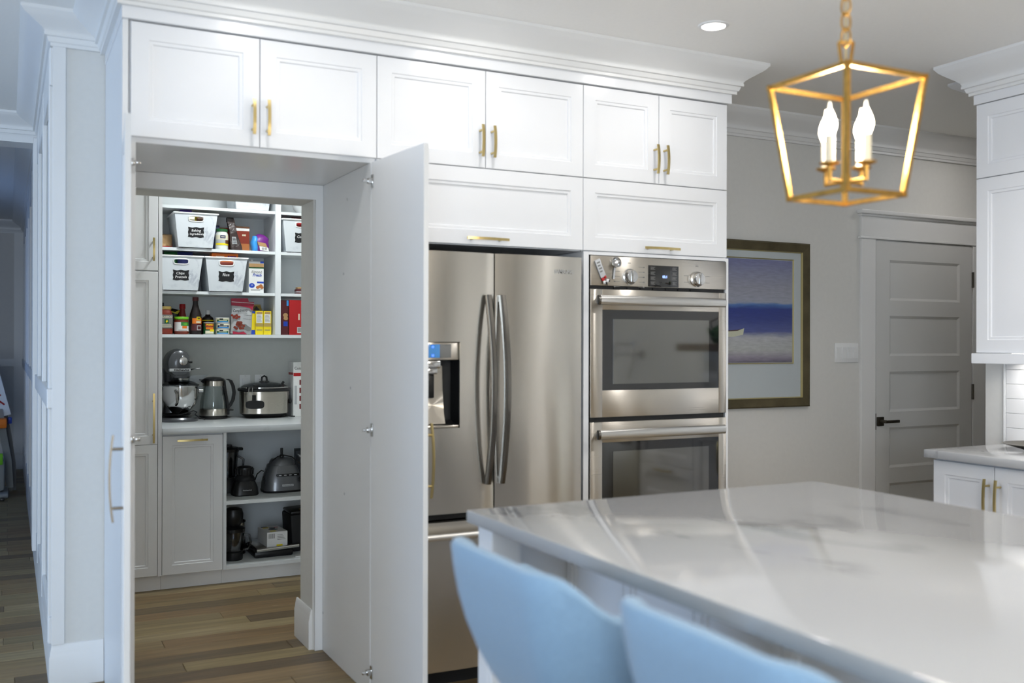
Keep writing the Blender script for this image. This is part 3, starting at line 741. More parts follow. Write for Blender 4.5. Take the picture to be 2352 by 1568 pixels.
part(kt, 'handle', Tu([(4.25, -1.46, 1.47), (4.27, -1.44, 1.53), (4.21, -1.50, 1.565), (4.16, -1.55, 1.53), (4.17, -1.54, 1.47)], .006, 8), 'black')
# backsplash tiles
bs = thing('backsplash', 'white marble tile backsplash under the right upper cabinet', 'backsplash', (4.345, -1.0, .909))
part(bs, 'edge_trim', Bx(4.338, 4.3495, -.512, -.503, .909, 1.335), 'white_plastic', False)
tl = mesh_of('tile', Bx(-.004, .004, -.1485, .1485, -.0345, .0345, bev=.0012, seg=1), 'marble_tile', False)
th = mesh_of('tile', Bx(-.004, .004, -.0735, .0735, -.0345, .0345, bev=.0012, seg=1), 'marble_tile', False)
for r_ in range(6):
    yy = -.5135
    while yy > -1.70:
        half = (r_ % 2 and yy > -.52); wd = .15 if half else .30
        o = link('tile', th if half else tl, bs); o.location = Vector((4.3445, yy-wd/2, .909+.0355+.071*r_))-BASE[bs.name]; BASE[o.name] = BASE[bs.name]
        yy -= wd
# upper cabinet on the right wall
ux = 4.04
c = thing('upper_cabinet', 'white two-tier upper cabinet on the right wall over the counter', 'cabinet', (4.19, -.9, 1.345))
part(c, 'body', Bx(ux+.021, 4.348, -1.28, -.577, 1.345, 2.561), 'white_paint', False)
xdoor(c, -.579, -1.278, 2.162, 2.505, ux, handle=(-1.24, 2.27, .132, False))
xdoor(c, -.579, -1.278, 1.347, 2.158, ux, handle=(-1.24, 1.5, .192, False))
part(c, 'light_valance', Bx(ux-.018, ux+.03, -1.29, -.567, 1.297, 1.3445, bev=.002), 'white_paint', False)
part(c, 'light_valance', Bx(ux+.0305, 4.336, -.585, -.567, 1.297, 1.3445, bev=.002), 'white_paint', False)
part(c, 'light_strip', Bx(4.24, 4.26, -1.25, -.62, 1.334, 1.3445), 'strip_glow', False)
area('under_cabinet_light', (4.25, -.93, 1.325), (0, 0, 0), .03, .6, 2.2, WARM, 150)
struct('trim_crown_right_cabinet', sweep(NB(), [(4.35, -.571), (ux-.006, -.571), (ux-.006, -1.29), (4.35, -1.29)], crown_prof(low=2.55)), 'trim_white', True)
struct('trim_fascia_right', sweep(NB(), [(4.349, -.577), (ux+.002, -.577), (ux+.002, -1.28), (4.349, -1.28)], [(-.02, 2.551), (.008, 2.551), (.008, 2.508), (-.02, 2.508)]), 'white_paint')
pt_ = thing('plate', 'dark grey shallow dish on the right countertop', 'dish', (4.14, -.85, .9085))
part(pt_, 'dish', La([(0, 0), (.07, .001), (.10, .010), (.155, .026), (.157, .029), (.15, .029), (.10, .014), (.07, .006), (0, .005)], 4.15, -.83, .9085, n=40), 'pewter')

# ================================================================== island
IX0, IX1, IY0, IY1, IZ = 1.176, 2.516, -3.70, -1.11, .908
single('island_top', Bx(IX0, IX1, IY0, IY1, IZ-.036, IZ, bev=.004), 'quartz', 'large white quartz island worktop with grey veins', 'countertop', (1.846, -2.4, IZ-.036))
il = thing('kitchen_island', 'white kitchen island base with corner posts and recessed seating side', 'kitchen island', (1.9, -2.4, 0))
part(il, 'body', Bx(1.50, 2.48, -3.62, -1.16, .10, IZ-.037), 'white_paint', False)
part(il, 'toe_kick', Bx(1.54, 2.42, -3.60, -1.20, .001, .0995), 'white_paint', False)
for yy in (-1.14, -3.67):
    y0, y1 = (yy-.09, yy) if yy > -2 else (yy, yy+.09)
    pb = NB(); box(pb, 1.20, 1.29, y0, y1, .001, IZ-.037, bev=.003); box(pb, 1.196, 1.20, y0+.02, y1-.02, .18, .80, bev=.001); box(pb, 1.194, 1.296, y0-.004, y1+.004, .001, .10, bev=.003)
    part(il, 'post', pb, 'white_paint', False)
part(il, 'end_panel', Bx(1.291, 1.499, -1.16, -1.142, .10, IZ-.037), 'white_paint', False)
for k in range(8):
    ya = -1.163-k*.3045
    part(il, 'back_panel', xform(door_bm(.3015, .74, stile=.03), Matrix.Translation((1.479, ya, .12)) @ TOX), 'white_paint')

# ------------------------------------------------------------------ stools
def stool():
    s = thing('counter_stool', 'pale blue upholstered tub stool nearest the refrigerator at the island', 'stool', (0, 0, 0), 'tub stools at the island')
    hw, xb, xf, rc = .245, -.205, .105, .105
    path = []
    for i in range(7): path.append((xf+(xb+rc-xf)*i/6, -hw))
    for i in range(1, 9):
        a = -PI/2-PI/2*i/8; path.append((xb+rc+rc*math.cos(a), -hw+rc+rc*math.sin(a)))
    for i in range(1, 8): path.append((xb, -hw+rc+(2*hw-2*rc)*i/8))
    path += [(x, -y) for x, y in reversed(path[:15])]
    def top(x):
        t_ = min(1, max(0, (x-xb-.012)/.145)); s_ = t_*t_*(3-2*t_)
        return .985-.082*s_-.05*max(0, (x-.0)/.105)
    rings = []
    zs = 0.615
    for (x, y_) in path:
        zt = top(x); col = []
        def at_(v, off):
            z = zs+(zt-zs)*v; k = .12+.88*math.sqrt(max(0, 1-(1-min(1, v))**2))
            px, py = x*k+.02*(1-v), y_*k
            l_ = math.hypot(px, py) or 1
            return (px-px/l_*off, py-py/l_*off, z)
        for v in (0, .04, .1, .18, .28, .4, .55, .7, .85, .965): col.append(at_(v, 0))
        col.append(at_(.99, .006)); col.append(at_(1.0, .018)); col.append(at_(.99, .032))
        for v in (.95, .8, .6, .45, .34): col.append(at_(v, .042))
        rings.append(col)
    bm = NB(); loft(bm, rings, True, True, closed=True)
    part(s, 'shell', bm, 'fabric_blue')
    pan = NB(); rbody(pan, [(0.02, 0, .600, .07, .07), (.02, 0, .608, .085, .085), (.02, 0, .632, .08, .08)], 3.2)
    part(s, 'seat_pan', pan, 'fabric_blue')
    cu = NB(); rbody(cu, [(0.02, 0, .690, .10, .115), (.02, 0, .715, .12, .145), (.02, 0, .745, .125, .16), (.02, 0, .76, .10, .13)], 3.2)
    part(s, 'seat_cushion', cu, 'fabric_blue')
    for sx in (-1, 1):
        for sy in (-1, 1):
            part(s, 'leg', Tu([(.02+sx*.055, sy*.055, .605), (.02+sx*.19, sy*.19, .001)], [.018, .012], 12), 'wood_leg')
    part(s, 'footrest', Tu([(.02+a*.155, b*.155, .22) for a, b in ((1, 1), (-1, 1), (-1, -1), (1, -1), (1, 1))], .009, 10), 'steel_pull')
    return s
st = stool(); st.location = (1.015, -1.997, 0)
s2 = copy_tree(st); s2.location = (1.062, -2.562, 0); s2['label'] = 'pale blue upholstered tub stool nearer the camera at the island'

# ------------------------------------------------------------------ lantern pendant over the island
def lantern(lx, ly):
    L_ = thing('pendant_light', 'gilded open-cage lantern pendant with four candle bulbs above the island', 'pendant lamp', (lx, ly, CEIL))
    zt, zb, ht, hb_, w_ = 2.035, 1.752, .128, .094, .0115
    T = [(lx+sx*ht, ly+sy*ht, zt) for sx, sy in ((1, 1), (-1, 1), (-1, -1), (1, -1))]
    B_ = [(lx+sx*hb_, ly+sy*hb_, zb) for sx, sy in ((1, 1), (-1, 1), (-1, -1), (1, -1))]
    for k in range(4):
        part(L_, 'top_bar', bar(NB(), Vector(T[k])+(Vector(T[k])-Vector(T[(k+1) % 4])).normalized()*.008, Vector(T[(k+1) % 4])+(Vector(T[(k+1) % 4])-Vector(T[k])).normalized()*.008, w_, .010, ref=(0, 0, 1)), 'gilt', False)
        part(L_, 'bottom_bar', bar(NB(), Vector(B_[k])+(Vector(B_[k])-Vector(B_[(k+1) % 4])).normalized()*.008, Vector(B_[(k+1) % 4])+(Vector(B_[(k+1) % 4])-Vector(B_[k])).normalized()*.008, w_, .010, ref=(0, 0, 1)), 'gilt', False)
        part(L_, 'corner_post', bar(NB(), T[k], B_[k], w_, w_, ref=(1, 0, 0)), 'gilt', False)
    part(L_, 'cross_strap', bar(NB(), T[0], T[2], .007, .004, ref=(0, 0, 1)), 'gilt', False)
    part(L_, 'stem', Tu([(lx, ly, 2.075), (lx, ly, 1.775)], .006, 10), 'gilt')
    lp = NB()
    P = [(-.010, 2.075), (-.018, 2.135), (.018, 2.135), (.010, 2.075)]
    for k in range(4):
        a, b = P[k], P[(k+1) % 4]; bar(lp, (lx+a[0]*.9, ly-a[0]*.45, a[1]), (lx+b[0]*.9, ly-b[0]*.45, b[1]), .006)
    part(L_, 'top_loop', lp, 'gilt', False)
    z = 2.125; k = 0
    while z < CEIL-.03:
        pts = []
        for i in range(13):
            t_ = 2*PI*i/12; u, v = .011*math.cos(t_), .024*math.sin(t_)
            pts.append((lx+(u if k % 2 else u*.35), ly-(u*.35 if k % 2 else u), z+.022+v))
        part(L_, 'chain_link', Tu(pts, .0028, 6), 'gilt')
        z += .0385; k += 1
    part(L_, 'cord', Tu([(lx, ly, 2.07), (lx+.002, ly+.002, 2.3), (lx, ly, CEIL-.02)], .0022, 6), 'brass')
    part(L_, 'canopy', La([(0, -.03), (.02, -.03), (.055, -.012), (.06, -.001), (0, -.001)], lx, ly, CEIL), 'gilt')
    hub = La([(0, 1.768), (.012, 1.770), (.014, 1.79), (.012, 1.806), (0, 1.808)], lx, ly)
    part(L_, 'hub', hub, 'gilt')
    for k_ in range(4):
        sx, sy = math.cos(R(6+90*k_)), math.sin(R(6+90*k_))
        cx, cy = lx+sx*.06, ly+sy*.06
        a = part(L_, 'arm', tube(tube(NB(), [(lx, ly, 1.789), (cx, cy, 1.789)], .0048, 8), [(cx, cy, 1.785), (cx, cy, 1.826)], .0055, 8), 'gilt')
        part(a, 'bobeche', La([(0, 0), (.010, 0), (.024, .006), (.0245, .009), (.010, .005), (0, .005)], cx, cy, 1.822), 'gilt')
        part(a, 'candle_sleeve', La([(.0115, 0), (.0115, .068), (.009, .070), (0, .070)], cx, cy, 1.828), 'candle_sleeve')
        b = part(L_, 'bulb', La([(0, 0), (.009, .001), (.012, .008), (.0165, .022), (.0160, .034), (.0115, .048), (.007, .058), (.0045, .064)], cx, cy, 1.897), 'bulb_glow')
        part(b, 'bulb_tip', La([(.0045, .063), (.0035, .072), (.002, .081), (0, .083)], cx, cy, 1.897), 'bulb_tip')
    l = bpy.data.lights.new('pendant_bulbs', 'POINT'); l.energy = 21; l.color = (1, .93, .84); l.shadow_soft_size = .07
    o = bpy.data.objects.new('pendant_bulbs', l); COL.objects.link(o); o.location = (lx, ly, 1.93)
    return L_, o
LN, LL = lantern(1.845, -1.90)
L2 = copy_tree(LN); L2.location = (1.845, -2.95, CEIL); L2['label'] = 'added unseen lantern pendant above the near end of the island'  # unseen second pendant, added with its lamp to brighten the ceiling
l2 = LL.copy(); COL.objects.link(l2); l2.location = (1.845, -2.95, 1.93)

# ------------------------------------------------------------------ recessed downlights
def downlight(x, y, label, power, spread=140):
    d = thing('downlight', label, 'ceiling light', (x, y, CEIL), 'recessed downlights')
    rim = NB(); lathe(rim, [(.048, -.006), (.050, -.008), (.062, -.004), (.064, -.0005), (.048, -.0005)], x, y, CEIL, n=36)
    part(d, 'rim', rim, 'white_plastic')
    part(d, 'lens', La([(0, -.003), (.0475, -.003), (.0475, -.0008), (0, -.0008)], x, y, CEIL, n=36), 'lamp_glow')
    area('downlight_lamp', (x, y, CEIL-.012), (0, 0, 0), .09, .09, power, WARM, spread, 'DISK')
downlight(.84, -.46, 'round recessed ceiling light in front of the pantry cabinet', 2.0, 176)
downlight(1.71, -.46, 'round recessed ceiling light in front of the refrigerator', 2.4, 176)
downlight(2.587, -.46, 'round recessed ceiling light in front of the wall ovens', 2.4, 176)
downlight(.2, -2.9, 'added unseen ceiling light on the open side behind the stools', 8)  # out of view, added for more general light on the cabinet fronts
downlight(3.3, -1.75, 'added unseen ceiling light between island and range', 13)  # added lamp kept out of view, brightens the back wall
downlight(5.3, .12, 'added unseen ceiling light in the passage by the door', 2.2, 180)  # hidden lamp added to lift the dark passage door
downlight(3.3, -4.6, 'added unseen ceiling light near the rear wall', 16)  # extra lamp behind the camera, added for neutral front light
downlight(1.3, -4.9, 'added unseen ceiling light behind the island', 14)  # also added behind the camera to light the cabinets from the front

# ------------------------------------------------------------------ picture, switch
pc = thing('framed_picture', 'framed seascape print with white mat beside the wall ovens', 'picture', (3.74, WB, 1.02))
fx0, fx1, fz0, fz1, fw = 3.29, 4.19, 1.02, 1.972, .052
def miter(bm, x0, x1, z0, z1, w_, ya, yb):
    loft(bm, [[(x0, ya, z0), (x1, ya, z0), (x1, ya, z1), (x0, ya, z1)], [(x0, yb, z0), (x1, yb, z0), (x1, yb, z1), (x0, yb, z1)], [(x0+w_*.15, yb-.006, z0+w_*.15), (x1-w_*.15, yb-.006, z0+w_*.15), (x1-w_*.15, yb-.006, z1-w_*.15), (x0+w_*.15, yb-.006, z1-w_*.15)],
              [(x0+w_, yb+.004, z0+w_), (x1-w_, yb+.004, z0+w_), (x1-w_, yb+.004, z1-w_), (x0+w_, yb+.004, z1-w_)], [(x0+w_, ya, z0+w_), (x1-w_, ya, z0+w_), (x1-w_, ya, z1-w_), (x0+w_, ya, z1-w_)]], False, False)
    return bm
part(pc, 'frame', miter(NB(), fx0, fx1, fz0, fz1, fw, WB-.002, WB-.026), 'frame_bronze', False)
part(pc, 'fillet', miter(NB(), fx0+fw, fx1-fw, fz0+fw, fz1-fw, .006, WB-.004, WB-.018), 'gold_fillet', False)
part(pc, 'mat_board', Bx(fx0+fw+.003, fx1-fw-.003, WB-.010, WB-.006, fz0+fw+.003, fz1-fw-.003), 'mat_board', False)
part(pc, 'mat_bevel', miter(NB(), 3.405, 4.075, 1.27, 1.876, .009, WB-.010, WB-.0115), 'gold_fillet', False)
ar = part(pc, 'artwork', Bx(3.414, 4.066, WB-.0118, WB-.0102, 1.279, 1.867), 'seascape', False)
part(ar, 'painted_boat', prism_y(NB(), [(3.50, 1.442), (3.56, 1.424), (3.63, 1.424), (3.70, 1.437), (3.708, 1.474), (3.66, 1.459), (3.60, 1.455), (3.53, 1.462), (3.49, 1.478)], WB-.0124, WB-.0119), 'cream', False)
part(ar, 'painted_boat_rim', prism_y(NB(), [(3.53, 1.462), (3.60, 1.455), (3.66, 1.459), (3.70, 1.472), (3.66, 1.464), (3.60, 1.461)], WB-.0128, WB-.0125), 'brown', False)
part(pc, 'glazing', Bx(fx0+fw-.002, fx1-fw+.002, WB-.0155, WB-.0145, fz0+fw-.002, fz1-fw+.002), 'clear_glass', False)
sw = thing('light_switch', 'white four-gang rocker switch plate beside the door casing', 'light switch', (4.505, WB, 1.27))
part(sw, 'plate', Bx(4.408, 4.602, WB-.007, WB-.0005, 1.273, 1.390, bev=.003), 'white_plastic')
for k in range(4):
    xc = 4.436+k*.046
    part(sw, 'rocker', loft(NB(), [[(xc-.016, yy, 1.298), (xc+.016, yy, 1.298), (xc+.016, yy2, 1.366), (xc-.016, yy2, 1.366)] for yy, yy2 in ((WB-.006, WB-.006), (WB-.009, WB-.0125))]), 'white_plastic', False)

# ------------------------------------------------------------------ toys in the hall
ez = thing('toy_easel', 'grey plastic childrens easel with orange tray and scribbled board in the hall', 'easel', (-.10, 6.35, 0))
part(ez, 'foot', xform(Bx(-.16, .10, -.25, .25, .001, .05, bev=.02), Matrix.Translation((-.09, 6.30, 0))), 'toy_grey')
lg = NB(); loft(lg, [[(x+a, y_+b, z) for a, b in ((-.03, -.025), (.03, -.025), (.03, .025), (-.03, .025))] for x, y_, z in ((.02, 6.46, .05), (.005, 6.42, .30), (-.035, 6.35, .55), (-.07, 6.30, .78))])
part(ez, 'leg', lg, 'toy_grey')
lg = NB(); loft(lg, [[(x+a, y_+b, z) for a, b in ((-.02, -.02), (.02, -.02), (.02, .02), (-.02, .02))] for x, y_, z in ((.055, 6.62, .001), (.05, 6.58, .25), (.015, 6.50, .52), (-.03, 6.42, .78))])
part(ez, 'leg', lg, 'marker_grey')
part(ez, 'storage_box', Bx(-.26, -.02, 6.12, 6.40, .06, .34, bev=.03), 'toy_grey')
part(ez, 'tray', Bx(-.36, -.005, 6.15, 6.40, .615, .70, bev=.015), 'orange')
part(ez, 'tray_clip', Bx(.0, .035, 6.36, 6.40, .64, .70, bev=.008), 'blue')
brd = part(ez, 'board', xform(Bx(-.34, .03, -.006, .006, 0, .56, bev=.004), Matrix.Translation((0, 6.33, .72)) @ Matrix.Rotation(R(-14), 4, 'Y') @ Matrix.Rotation(R(-12), 4, 'X')), 'white_plastic')
scb = NB(); M_ = Matrix.Translation((0, 6.33, .72)) @ Matrix.Rotation(R(-14), 4, 'Y') @ Matrix.Rotation(R(-12), 4, 'X')
for pts in ([(-.12, .25), (-.08, .22), (-.05, .17), (-.03, .14), (.0, .10)], [(-.10, .20), (-.06, .18), (-.04, .12), (-.06, .08)], [(-.02, .20), (-.01, .19)]):
    tube(scb, [M_ @ Vector((x, -.0065, z)) for x, z in pts], .008, 6)
part(brd, 'scribble', scb, 'red')
part(ez, 'toy_block', Bx(-.12, -.035, 6.08, 6.13, .30, .40, bev=.01), 'lime')
single('toy_block', Bx(-.06, -.022, 5.93, 5.97, .0005, .028, bev=.005), 'black', 'small black toy block lying on the hall floor', 'toy', (-.04, 5.95, 0))

# ================================================================== pantry fittings
PF = 2.07
SA, SB, SC, SD = 2.212, 1.958, 1.697, 1.435
CT = .908
t = thing('tall_cabinet', 'white tall pantry cabinet with two brass-pull doors on the left', 'cabinet', (.53, 2.4, 0))
part(t, 'body', Bx(.295, .744, PF+.021, 2.81, .086, 2.60), 'white_paint', False)
part(t, 'side_panel', Bx(.7445, .765, PF, 2.81, .086, 2.60), 'white_paint', False)
cab_door(t, .30, .742, 1.785, 2.59, y=PF, stile=.048, handle=(.716, 1.90, .128, False))
d = part(t, 'door', shift(door_bm(.442, .958, stile=.048), (.30, PF, .82)), 'white_paint')
part(d, 'handle', shift(pull_bm(.275), (.718, PF, .967)), 'brass', label='brass arched pull')
part(t, 'door', shift(door_bm(.442, .728, stile=.048), (.30, PF, .09)), 'white_paint')
part(t, 'toe_kick', Bx(.295, .765, 2.115, 2.13, .001, .0855), 'white_paint', False)
b = thing('pull_out_cabinet', 'white pull-out base cabinet with brass pull under the pantry counter', 'cabinet', (.93, 2.4, 0))
part(b, 'body', Bx(.7665, 1.098, PF+.021, 2.81, .086, .872), 'white_paint', False)
cab_door(b, .7675, 1.0965, .088, .862, y=PF, stile=.052, handle=(.925, .838, .165, True))
part(b, 'toe_kick', Bx(.7665, 1.098, 2.115, 2.13, .001, .0855), 'white_paint', False)
b = thing('open_base_shelves', 'white open base shelving under the pantry counter', 'shelving', (1.6, 2.4, 0))
part(b, 'gable', Bx(1.099, 1.117, PF, 2.80, .086, .872), 'melamine', False)
part(b, 'gable', Bx(2.26, 2.278, PF, 2.80, .086, .872), 'melamine', False)
part(b, 'shelf', Bx(1.1175, 2.2595, PF+.005, 2.80, .455, .474), 'melamine', False)
part(b, 'shelf', Bx(1.1175, 2.2595, PF, 2.80, .086, .105), 'melamine', False)
part(b, 'back', Bx(1.1175, 2.2595, 2.801, 2.815, .086, .872), 'melamine', False)
part(b, 'toe_kick', Bx(1.099, 2.278, 2.115, 2.13, .001, .0855), 'white_paint', False)
single('pantry_counter', Bx(.7655, 2.297, PF-.024, 2.818, .8725, CT, bev=.003), 'marble_laminate', 'pale marble-look pantry countertop holding the mixer', 'countertop', (1.5, 2.4, .8725))
u = thing('pantry_shelves', 'white open pantry shelving with bins and groceries', 'shelving', (1.5, 2.6, SD-.019))
UF = 2.50
part(u, 'gable', Bx(.766, .784, UF, 2.815, SD-.019, 2.66), 'melamine', False)
part(u, 'divider', Bx(1.497, 1.532, UF-.004, 2.815, SD+.0005, 2.66), 'melamine', False)
part(u, 'gable', Bx(2.278, 2.296, UF, 2.815, SD-.019, 2.66), 'melamine', False)
part(u, 'shelf', Bx(.7845, 2.2775, UF-.003, 2.815, SD-.019, SD), 'melamine', False)
for z in (SC, SB, SA):
    part(u, 'shelf', Bx(.7845, 1.4965, UF, 2.815, z-.018, z), 'melamine', False)
    part(u, 'shelf', Bx(1.5325, 2.2775, UF, 2.815, z-.018, z), 'melamine', False)
part(u, 'back', Bx(.7845, 2.2775, 2.8155, 2.8195, SD-.019, 2.66), 'melamine', False)
area('pantry_ceiling_light', (1.3, 1.85, CEIL-.02), (0, 0, 0), .28, .28, 11, (.90, .98, 1.0), 180, 'DISK')
pl_ = thing('flush_light', 'round flush ceiling light inside the pantry', 'ceiling light', (1.3, 1.85, CEIL))
part(pl_, 'rim', La([(.15, -.010), (.16, -.010), (.165, -.0005), (.15, -.0005)], 1.3, 1.85, CEIL, n=36), 'white_plastic')
part(pl_, 'lens', La([(0, -.009), (.149, -.009), (.149, -.001), (0, -.001)], 1.3, 1.85, CEIL, n=36), 'lamp_glow')
def wall_plate(x0, x1, label, duplex):
    p = thing('wall_outlet' if duplex else 'wall_switch', label, 'outlet' if duplex else 'light switch', ((x0+x1)/2, 2.82, 1.06))
    part(p, 'plate', Bx(x0, x1, 2.8125, 2.8195, 1.06, 1.176, bev=.003), 'white_plastic')
    xc = (x0+x1)/2
    if duplex:
        for z in (1.098, 1.142):
            f_ = part(p, 'socket', prism_y(NB(), rrect(xc, z, .017, .0145, 3, 18), 2.809, 2.8124), 'white_plastic')
            part(f_, 'slot', box(box(NB(), xc-.008, xc-.006, 2.8084, 2.8089, z-.004, z+.006), xc+.006, xc+.008, 2.8084, 2.8089, z-.004, z+.006), 'black', False)
    else:
        part(p, 'rocker', Bx(xc-.017, xc+.017, 2.808, 2.8124, 1.084, 1.152, bev=.002), 'white_plastic')
    part(p, 'screw', Tu([(xc, 2.812, 1.168), (xc, 2.8105, 1.168)], .003, 8), 'silver')
wall_plate(1.343, 1.414, 'white rocker switch plate on the pantry wall behind the slow cooker', False)
wall_plate(1.441, 1.512, 'white duplex outlet plate on the pantry wall behind the slow cooker', True)

# ------------------------------------------------------------------ storage bins
def bin_(label, cx, z, wt, wb_, yf, dep, ht, lines, lab=True, lab_dx=0.0, group='white storage bins on the pantry shelves'):
    o = thing('storage_bin', label, 'bin', (cx, yf+dep/2, z), group)
    z0 = z+.004; th_ = .004; tp = .022
    def fp(u, v, off=0.0):            # point on the front wall; u in -1..1, v in 0..1
        return Vector((cx+u*((wb_+(wt-wb_)*v)/2), yf+tp*(1-v)+off, z0+ht*v))
    def ring(v, ins):
        hw = (wb_+(wt-wb_)*v)/2-ins; ya = yf+tp*(1-v)+ins; yb = yf+dep-tp*(1-v)-ins
        return [Vector((cx-hw, ya, z0+ht*v)), Vector((cx+hw, ya, z0+ht*v)), Vector((cx+hw, yb, z0+ht*v)), Vector((cx-hw, yb, z0+ht*v))]
    bm = NB()
    A, B_, Ci, Di = ring(0, 0), ring(1, 0), ring(1, th_), ring(.02, th_)
    va, vb, vc, vd = [[bm.verts.new(p) for p in r_] for r_ in (A, B_, Ci, Di)]
    bm.faces.new(va[::-1]); bm.faces.new(vd)
    for i in range(1, 4):
        j = (i+1) % 4
        bm.faces.new((va[i], va[j], vb[j], vb[i])); bm.faces.new((vc[i], vc[j], vd[j], vd[i]))
    # front wall with a slotted hand hole
    us, vs_, hu, hv = 0.0, .84, .34, .07
    angs = sorted(set([2*PI*i/24 for i in range(24)]+[math.atan2(sv*(1-vs_ if sv > 0 else vs_), su) % (2*PI) for su in (-1, 1) for sv in (-1, 1)]))
    slot, rect = [], []
    for a in angs:
        c_, s_ = math.cos(a), math.sin(a)
        k = min((1/abs(c_)) if abs(c_) > 1e-9 else 1e9, ((1-vs_)/s_ if s_ > 1e-9 else (vs_/-s_ if s_ < -1e-9 else 1e9)))
        rect.append((us+c_*k, vs_+s_*k))
        e = 4.0
        slot.append((us+hu*math.copysign(abs(c_)**(2/e), c_), vs_+hv*math.copysign(abs(s_)**(2/e), s_)))
    for off, flip in ((0, 0), (th_, 1)):
        vr = [bm.verts.new(fp(*p, off)) for p in rect]; vsl = [bm.verts.new(fp(*p, off)) for p in slot]
        for i in range(len(angs)):
            j = (i+1) % len(angs); q = (vr[i], vr[j], vsl[j], vsl[i])
            bm.faces.new(q if not flip else q[::-1])
        if off == 0: s0 = vsl
        else:
            for i in range(len(angs)):
                j = (i+1) % len(angs); bm.faces.new((s0[i], s0[j], vsl[j], vsl[i]))
    body = part(o, 'body', bm, 'marble_print', False)
    rim = NB(); rr = .0055
    P = ring(1, -.003); tube(rim, [P[0], P[1], P[2], P[3], P[0]], rr, 6)
    part(o, 'rim', rim, 'white_plastic')
    hr = NB(); tube(hr, [fp(us+(u_-us)*1.06, vs_+(v_-vs_)*1.12, -.001) for u_, v_ in slot+slot[:1]], .004, 6)
    part(o, 'handle_rim', hr, 'white_plastic')
    for sx in (-1, 1):
        for yy in (yf+tp+.012, yf+dep-tp-.02):
            part(o, 'foot', Bx(cx+sx*(wb_/2-.018)-.012, cx+sx*(wb_/2-.018)+.012, yy-.012, yy+.012, z+.0003, z0+.001), 'rubber_dark', False)
    if lab:
        hw, hh, vc_ = .047, .030, .44
        pts = []
        for i in range(13): pts.append((-hw+2*hw*i/12, -hh+.0022*math.cos(i*PI/3)))
        for i in range(1, 8): pts.append((hw+.0018*math.cos(i*PI/2)-.0018, -hh+2*hh*i/8))
        for i in range(13): pts.append((hw-2*hw*i/12, hh+.0022*math.cos(i*PI/3)))
        for i in range(1, 8): pts.append((-hw-.0018*math.cos(i*PI/2)+.0018, hh-2*hh*i/8))
        tl_ = math.atan2(tp, ht)
        def lp(u_, v_, off): return (cx+lab_dx+u_, yf+tp*(1-vc_)-v_*math.sin(tl_)+off, z0+ht*vc_+v_*math.cos(tl_))
        l_ = part(o, 'chalk_label', loft(NB(), [[lp(a, b_, off) for a, b_ in pts] for off in (-.0006, -.0014)]), 'chalkboard', False)
        for (s_, sz, dx, dz) in lines:
            text(l_, s_, sz, 'chalk', lp(dx, dz, -.0019), tilt=tl_, shear=.12, bold=.0002, roll=R(1.5))
    return o
bin_('white marble-print storage bin labelled Baking Ingredients', 1.012, SB, .25, .20, 2.465, .30, .203, [('Baking', .021, 0, .011), ('Ingredients', .0185, .004, -.010)])
bin_('white marble-print storage bin labelled Chips Pretzels', .925, SC, .25, .20, 2.465, .30, .203, [('Chips', .021, -.004, .011), ('Pretzels', .021, 0, -.011)])
bin_('white marble-print storage bin labelled Rice', 1.192, SC, .25, .20, 2.465, .30, .203, [('Rice', .024, -.003, .010)])
bin_('white marble-print storage bin with red packets in the right shelf bay', 1.665, SB, .25, .20, 2.475, .30, .203, [('Co', .022, -.02, .006)])
bin_('white marble-print storage bin on the top pantry shelf', 1.36, SA, .25, .20, 2.50, .29, .203, [], lab=False)

# ------------------------------------------------------------------ package builders
def pkg(name, label, cat, x0, x1, y0, y1, z, h, m, rz=0.0, group=None):
    o = thing(name, label, cat, ((x0+x1)/2, (y0+y1)/2, z), group)
    part(o, 'carton', Bx(x0, x1, y0, y1, z+.0005, z+h, bev=.0012, seg=1), m, False)
    return o
def panel(o, name, x0, x1, z0, z1, y_, m, off=.0006):
    return part(o, name, Bx(x0, x1, y_-off-.0004, y_-off+.0002, z0, z1), m, False)
def blob(o, name, pts, r, y_, m):
    bm = NB()
    for n_, ((x, z), q) in enumerate(zip(pts, r if isinstance(r, list) else [r]*len(pts))):
        loft(bm, [[(x+q*k*math.cos(a), yy-.00012*n_, z+q*k*.85*math.sin(a)) for a in [2*PI*i/12 for i in range(12)]] for k, yy in ((1, y_+.001), (1, y_-.0006), (.93, y_-.0014))])
    return part(o, name, bm, m, False)
def bars(o, name, rects, y_, m):
    bm = NB()
    for x0, x1, z0, z1 in rects: box(bm, x0, x1, y_-.0014, y_-.0002, z0, z1)
    return part(o, name, bm, m, False)
